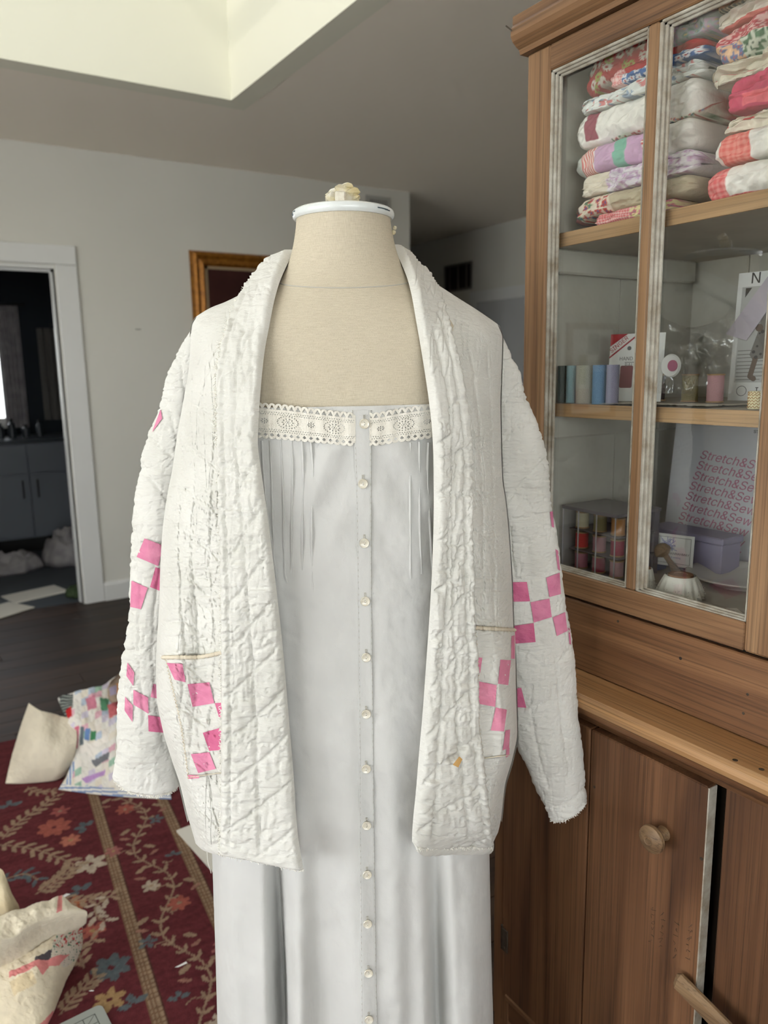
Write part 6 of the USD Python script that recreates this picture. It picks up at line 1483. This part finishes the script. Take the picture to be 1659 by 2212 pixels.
m, c = cloth_px([[(-40, 2075, .12), (20, 2068, .125), (70, 2052, .13), (120, 2020, .13), (160, 1988, .115), (178, 1985, .10)], [(-40, 2110, .10), (20, 2108, .11), (70, 2095, .11), (120, 2068, .10), (160, 2040, .08), (178, 2030, .06)], [(-40, 2160, .07), (20, 2160, .075), (70, 2150, .07), (110, 2130, .06), (142, 2100, .04), (165, 2072, .03)], [(-40, 2250, .012), (20, 2250, .012), (80, 2235, .012), (112, 2190, .012), (128, 2150, .012), (150, 2090, .012)]], ck2, (130, 140), .006, 13)
obj('quilt_body', m, 'printed_cloth', q2, smooth=True, col=c)
ck3 = cmap([([(126, 1936), (135, 1934), (134, 1968), (122, 1974)], pinkb)], spx(p_plain((230, 220, 198), .03, 9)))
m, c = cloth_px([[(-40, 1990, .15), (30, 1968, .17), (90, 1948, .17), (134, 1936, .15)], [(-40, 2008, .21), (30, 1984, .21), (100, 1962, .20), (165, 1960, .17)], [(-40, 2040, .215), (30, 2018, .205), (100, 1986, .19), (188, 1970, .16)], [(-40, 2075, .17), (30, 2052, .16), (100, 2014, .15), (186, 1988, .13)], [(-40, 2088, .13), (30, 2072, .125), (100, 2040, .12), (160, 2006, .10)]], ck3, (110, 120), .004, 17)
obj('rolled_fold', m, 'printed_cloth', q2, smooth=True, col=c)
m, c = cloth_px([[(-50, 1876, .20), (-10, 1874, .21), (8, 1884, .21)], [(-50, 1920, .20), (0, 1910, .21), (24, 1925, .18)], [(-50, 1975, .16), (10, 1975, .16), (42, 1962, .14)], [(-50, 2000, .12), (10, 2000, .12), (46, 1985, .11)]], spx(p_plain((222, 208, 176), .04, 14)), (50, 50), .003, 19)
obj('back_fold', m, 'printed_cloth', q2, smooth=True, col=c)

# cutting mat, white board, scraps
def floor_plate(corner, e1, e2, l1, l2, z0, t, rad):
    c = hit(*corner, 2, z0); a_ = hit(*e1, 2, z0) - c; b_ = hit(*e2, 2, z0) - c; a_ /= np.linalg.norm(a_); b_ = b_ - a_ * (b_ @ a_); b_ /= np.linalg.norm(b_)
    p_ = rectp(rad, rad, l1 - rad, l2 - rad).buffer(rad); m_ = trimesh.creation.extrude_polygon(p_, t, engine='earcut'); v = m_.vertices; m_.vertices = c + v[:, :1] * a_ + v[:, 1:2] * b_ + v[:, 2:] * np.array([0, 0, 1]); m_.fix_normals(); return m_, c, a_, b_
plain('mat_grey', (150, 154, 148), .6, .3); plain('mat_line', (70, 74, 72), .7, .2)
cm = thing('cutting_mat', 'grey green cutting mat with dark ruled lines at the bottom of the rug', 'cutting mat')
m, c, a_, b_ = floor_plate((219, 2170), (130, 2214), (240, 2215), .45, .30, .0065, .003, .014); obj('mat', m, 'mat_grey', cm)
def mline(x0, y0, x1, y1, w_=.0008): return LineString([(x0, y0), (x1, y1)]).buffer(w_)
g = [mline(.02, .02 + .0254 * k, .43, .02 + .0254 * k) for k in range(11)] + [mline(.02 + .0254 * k, .02, .02 + .0254 * k, .28) for k in range(17)] + [mline(.02, .02, .28, .28, .0005), mline(.02, .15, .15, .02, .0005)]
m_ = cat(*[trimesh.creation.extrude_polygon(s_, .0002, engine='earcut') for s_ in g]); v = m_.vertices; m_.vertices = c + v[:, :1] * a_ + v[:, 1:2] * b_ + (v[:, 2:] + .0030) * np.array([0, 0, 1]); m_.fix_normals(); obj('ruled_lines', m_, 'mat_line', cm)
m, *_ = floor_plate((381, 1797), (470, 1762), (520, 1903), .22, .36, .0065, .005, .002); tag(obj('foam_board', m, 'board_white'), 'white foam board lying on the rug behind the dress', 'board')
for k, (x, y, s_, lab) in enumerate(((394, 2084, .008, 'small folded white paper scrap on the vine border of the rug'), (147, 1934, .010, 'wisp of white lint on the rug by the pink bound quilt'), (202, 2140, .004, 'tiny white crumb on the rug above the cutting mat'))):
    c = hit(x, y, 2, .0065); r_ = np.random.default_rng(k); p_ = r_.normal(size=(9, 3)) * [s_, s_ * .5, s_ * .25]; p_[:, 2] = np.abs(p_[:, 2]); m_ = trimesh.convex.convex_hull(p_); m_.apply_translation(c); tag(obj('scrap', m_, 'card_white'), lab, 'scrap')

# ---------------------------------------------------------------- left of the frame, seen in the cabinet's panes
MIR = 2 * (XF + .0185)
def mirror_hit(px, py, axis, val): p_ = hit(px, py, axis, val); return np.array([MIR - p_[0], p_[1], p_[2]])
a_, b_ = mirror_hit(1336, 700, 1, YB - .03), mirror_hit(1222, 908, 1, YB - .03)
lo, hi = min(a_[0], b_[0]), max(a_[0], b_[0]); z0, z1 = b_[2], a_[2]
lo = max(lo, XL + .02); cfp = thing('framed_collage', 'brown framed textile collage on the back wall, seen mirrored in the left pane', 'picture')
ft = .05
obj('frame', cat(box(lo, hi, YB - .04, YB - .002, z1 - ft, z1), box(lo, hi, YB - .04, YB - .002, z0, z0 + ft), box(lo, lo + ft, YB - .04, YB - .002, z0 + ft, z1 - ft), box(hi - ft, hi, YB - .04, YB - .002, z0 + ft, z1 - ft)), 'pine_y', cfp)
obj('backing', box(lo + ft, hi - ft, YB - .02, YB - .004, z0 + ft, z1 - ft), 'card_white', cfp)
for (fx0, fx1, fz0, fz1, mm) in ((.1, .3, .55, .9, 'lilac_ribbon'), (.35, .6, .7, .95, 'ink_grey'), (.62, .8, .35, .7, 'thread_olive'), (.1, .5, .1, .5, 'thread_stone'), (.55, .9, .05, .3, 'thread_rose')):
    W_, H_ = hi - lo - 2 * ft, z1 - z0 - 2 * ft; obj('cloth_piece', box(lo + ft + W_ * fx0, lo + ft + W_ * fx1, YB - .024, YB - .0195, z0 + ft + H_ * fz0, z0 + ft + H_ * fz1), mm, cfp)
bed = thing('daybed', 'low daybed with white rumpled bedding, left of the picture and mirrored in the panes', 'bed')
bx0, bx1, by0, by1 = -3.4, -1.25, 1.1, 2.8
obj('mattress', box(bx0, bx1, by0, by1, .28, .46, .04), 'card_white', bed)
obj('frame', box(bx0 - .02, bx1 + .02, by0 - .02, by1 + .02, .16, .28, .01), 'pine_dark_y', bed)
for x in (bx0 + .06, bx1 - .06):
    for y in (by0 + .06, by1 - .06): obj('leg', box(x - .03, x + .03, y - .03, y + .03, 0.0065, .16), 'pine_dark_z', bed)
cloth_mat('bedding', (236, 234, 230), (228, 226, 222), weave=500, crinkle=.5)
n = 90; X_, Y_ = np.meshgrid(np.linspace(bx0 - .02, bx1 + .03, n), np.linspace(by0 - .03, by1 + .03, n), indexing='ij')
Zz = .475 + .09 * np.abs(fbm(np.stack([X_ * 2.5, Y_ * 2.5, 0 * X_], -1), 4, 12)) * 2; e = np.minimum(np.minimum(X_ - X_.min(), X_.max() - X_), np.minimum(Y_ - Y_.min(), Y_.max() - Y_)); Zz = Zz - .2 * np.clip(1 - e / .05, 0, 1) ** 2
m = grid_mesh(np.stack([X_, Y_, Zz], -1))
if m.face_normals[0][2] < 0: m.invert()
obj('bedding', m, 'bedding', bed, smooth=True)
pw = mirror_hit(1468, 1035, 1, 2.5)
th_, ph_ = np.meshgrid(np.linspace(0, 2 * math.pi, 80, endpoint=False), np.linspace(-math.pi / 2, math.pi / 2, 50)); p = 5
sqx = np.sign(np.cos(th_)) * np.abs(np.cos(th_)) ** (2 / p) * np.cos(ph_) ** .7; sqy = np.sign(np.sin(th_)) * np.abs(np.sin(th_)) ** (2 / p) * np.cos(ph_) ** .7; sqz = np.sin(ph_)
Pp = np.stack([sqx * .27, sqz * .085, sqy * .27], -1); m = ring_mesh(Pp); col = p_check((226, 222, 212), (120, 112, 96), .05)(Pp[..., 0].ravel() + 1, Pp[..., 2].ravel() + 1)
R_ = trimesh.transformations.rotation_matrix(math.radians(24), [0, 1, 0]) @ trimesh.transformations.rotation_matrix(math.radians(-18), [1, 0, 0]); R_ = trimesh.transformations.rotation_matrix(math.radians(-125), [0, 0, 1]) @ R_; m.apply_transform(R_)
m.apply_translation([pw[0], pw[1], max(pw[2], .80)]); m.fix_normals()
gp = obj('gingham_pillow', m, 'printed_cloth', smooth=True, col=col); tag(gp, 'grey gingham pillow propped on the daybed, mirrored in the right pane', 'pillow')
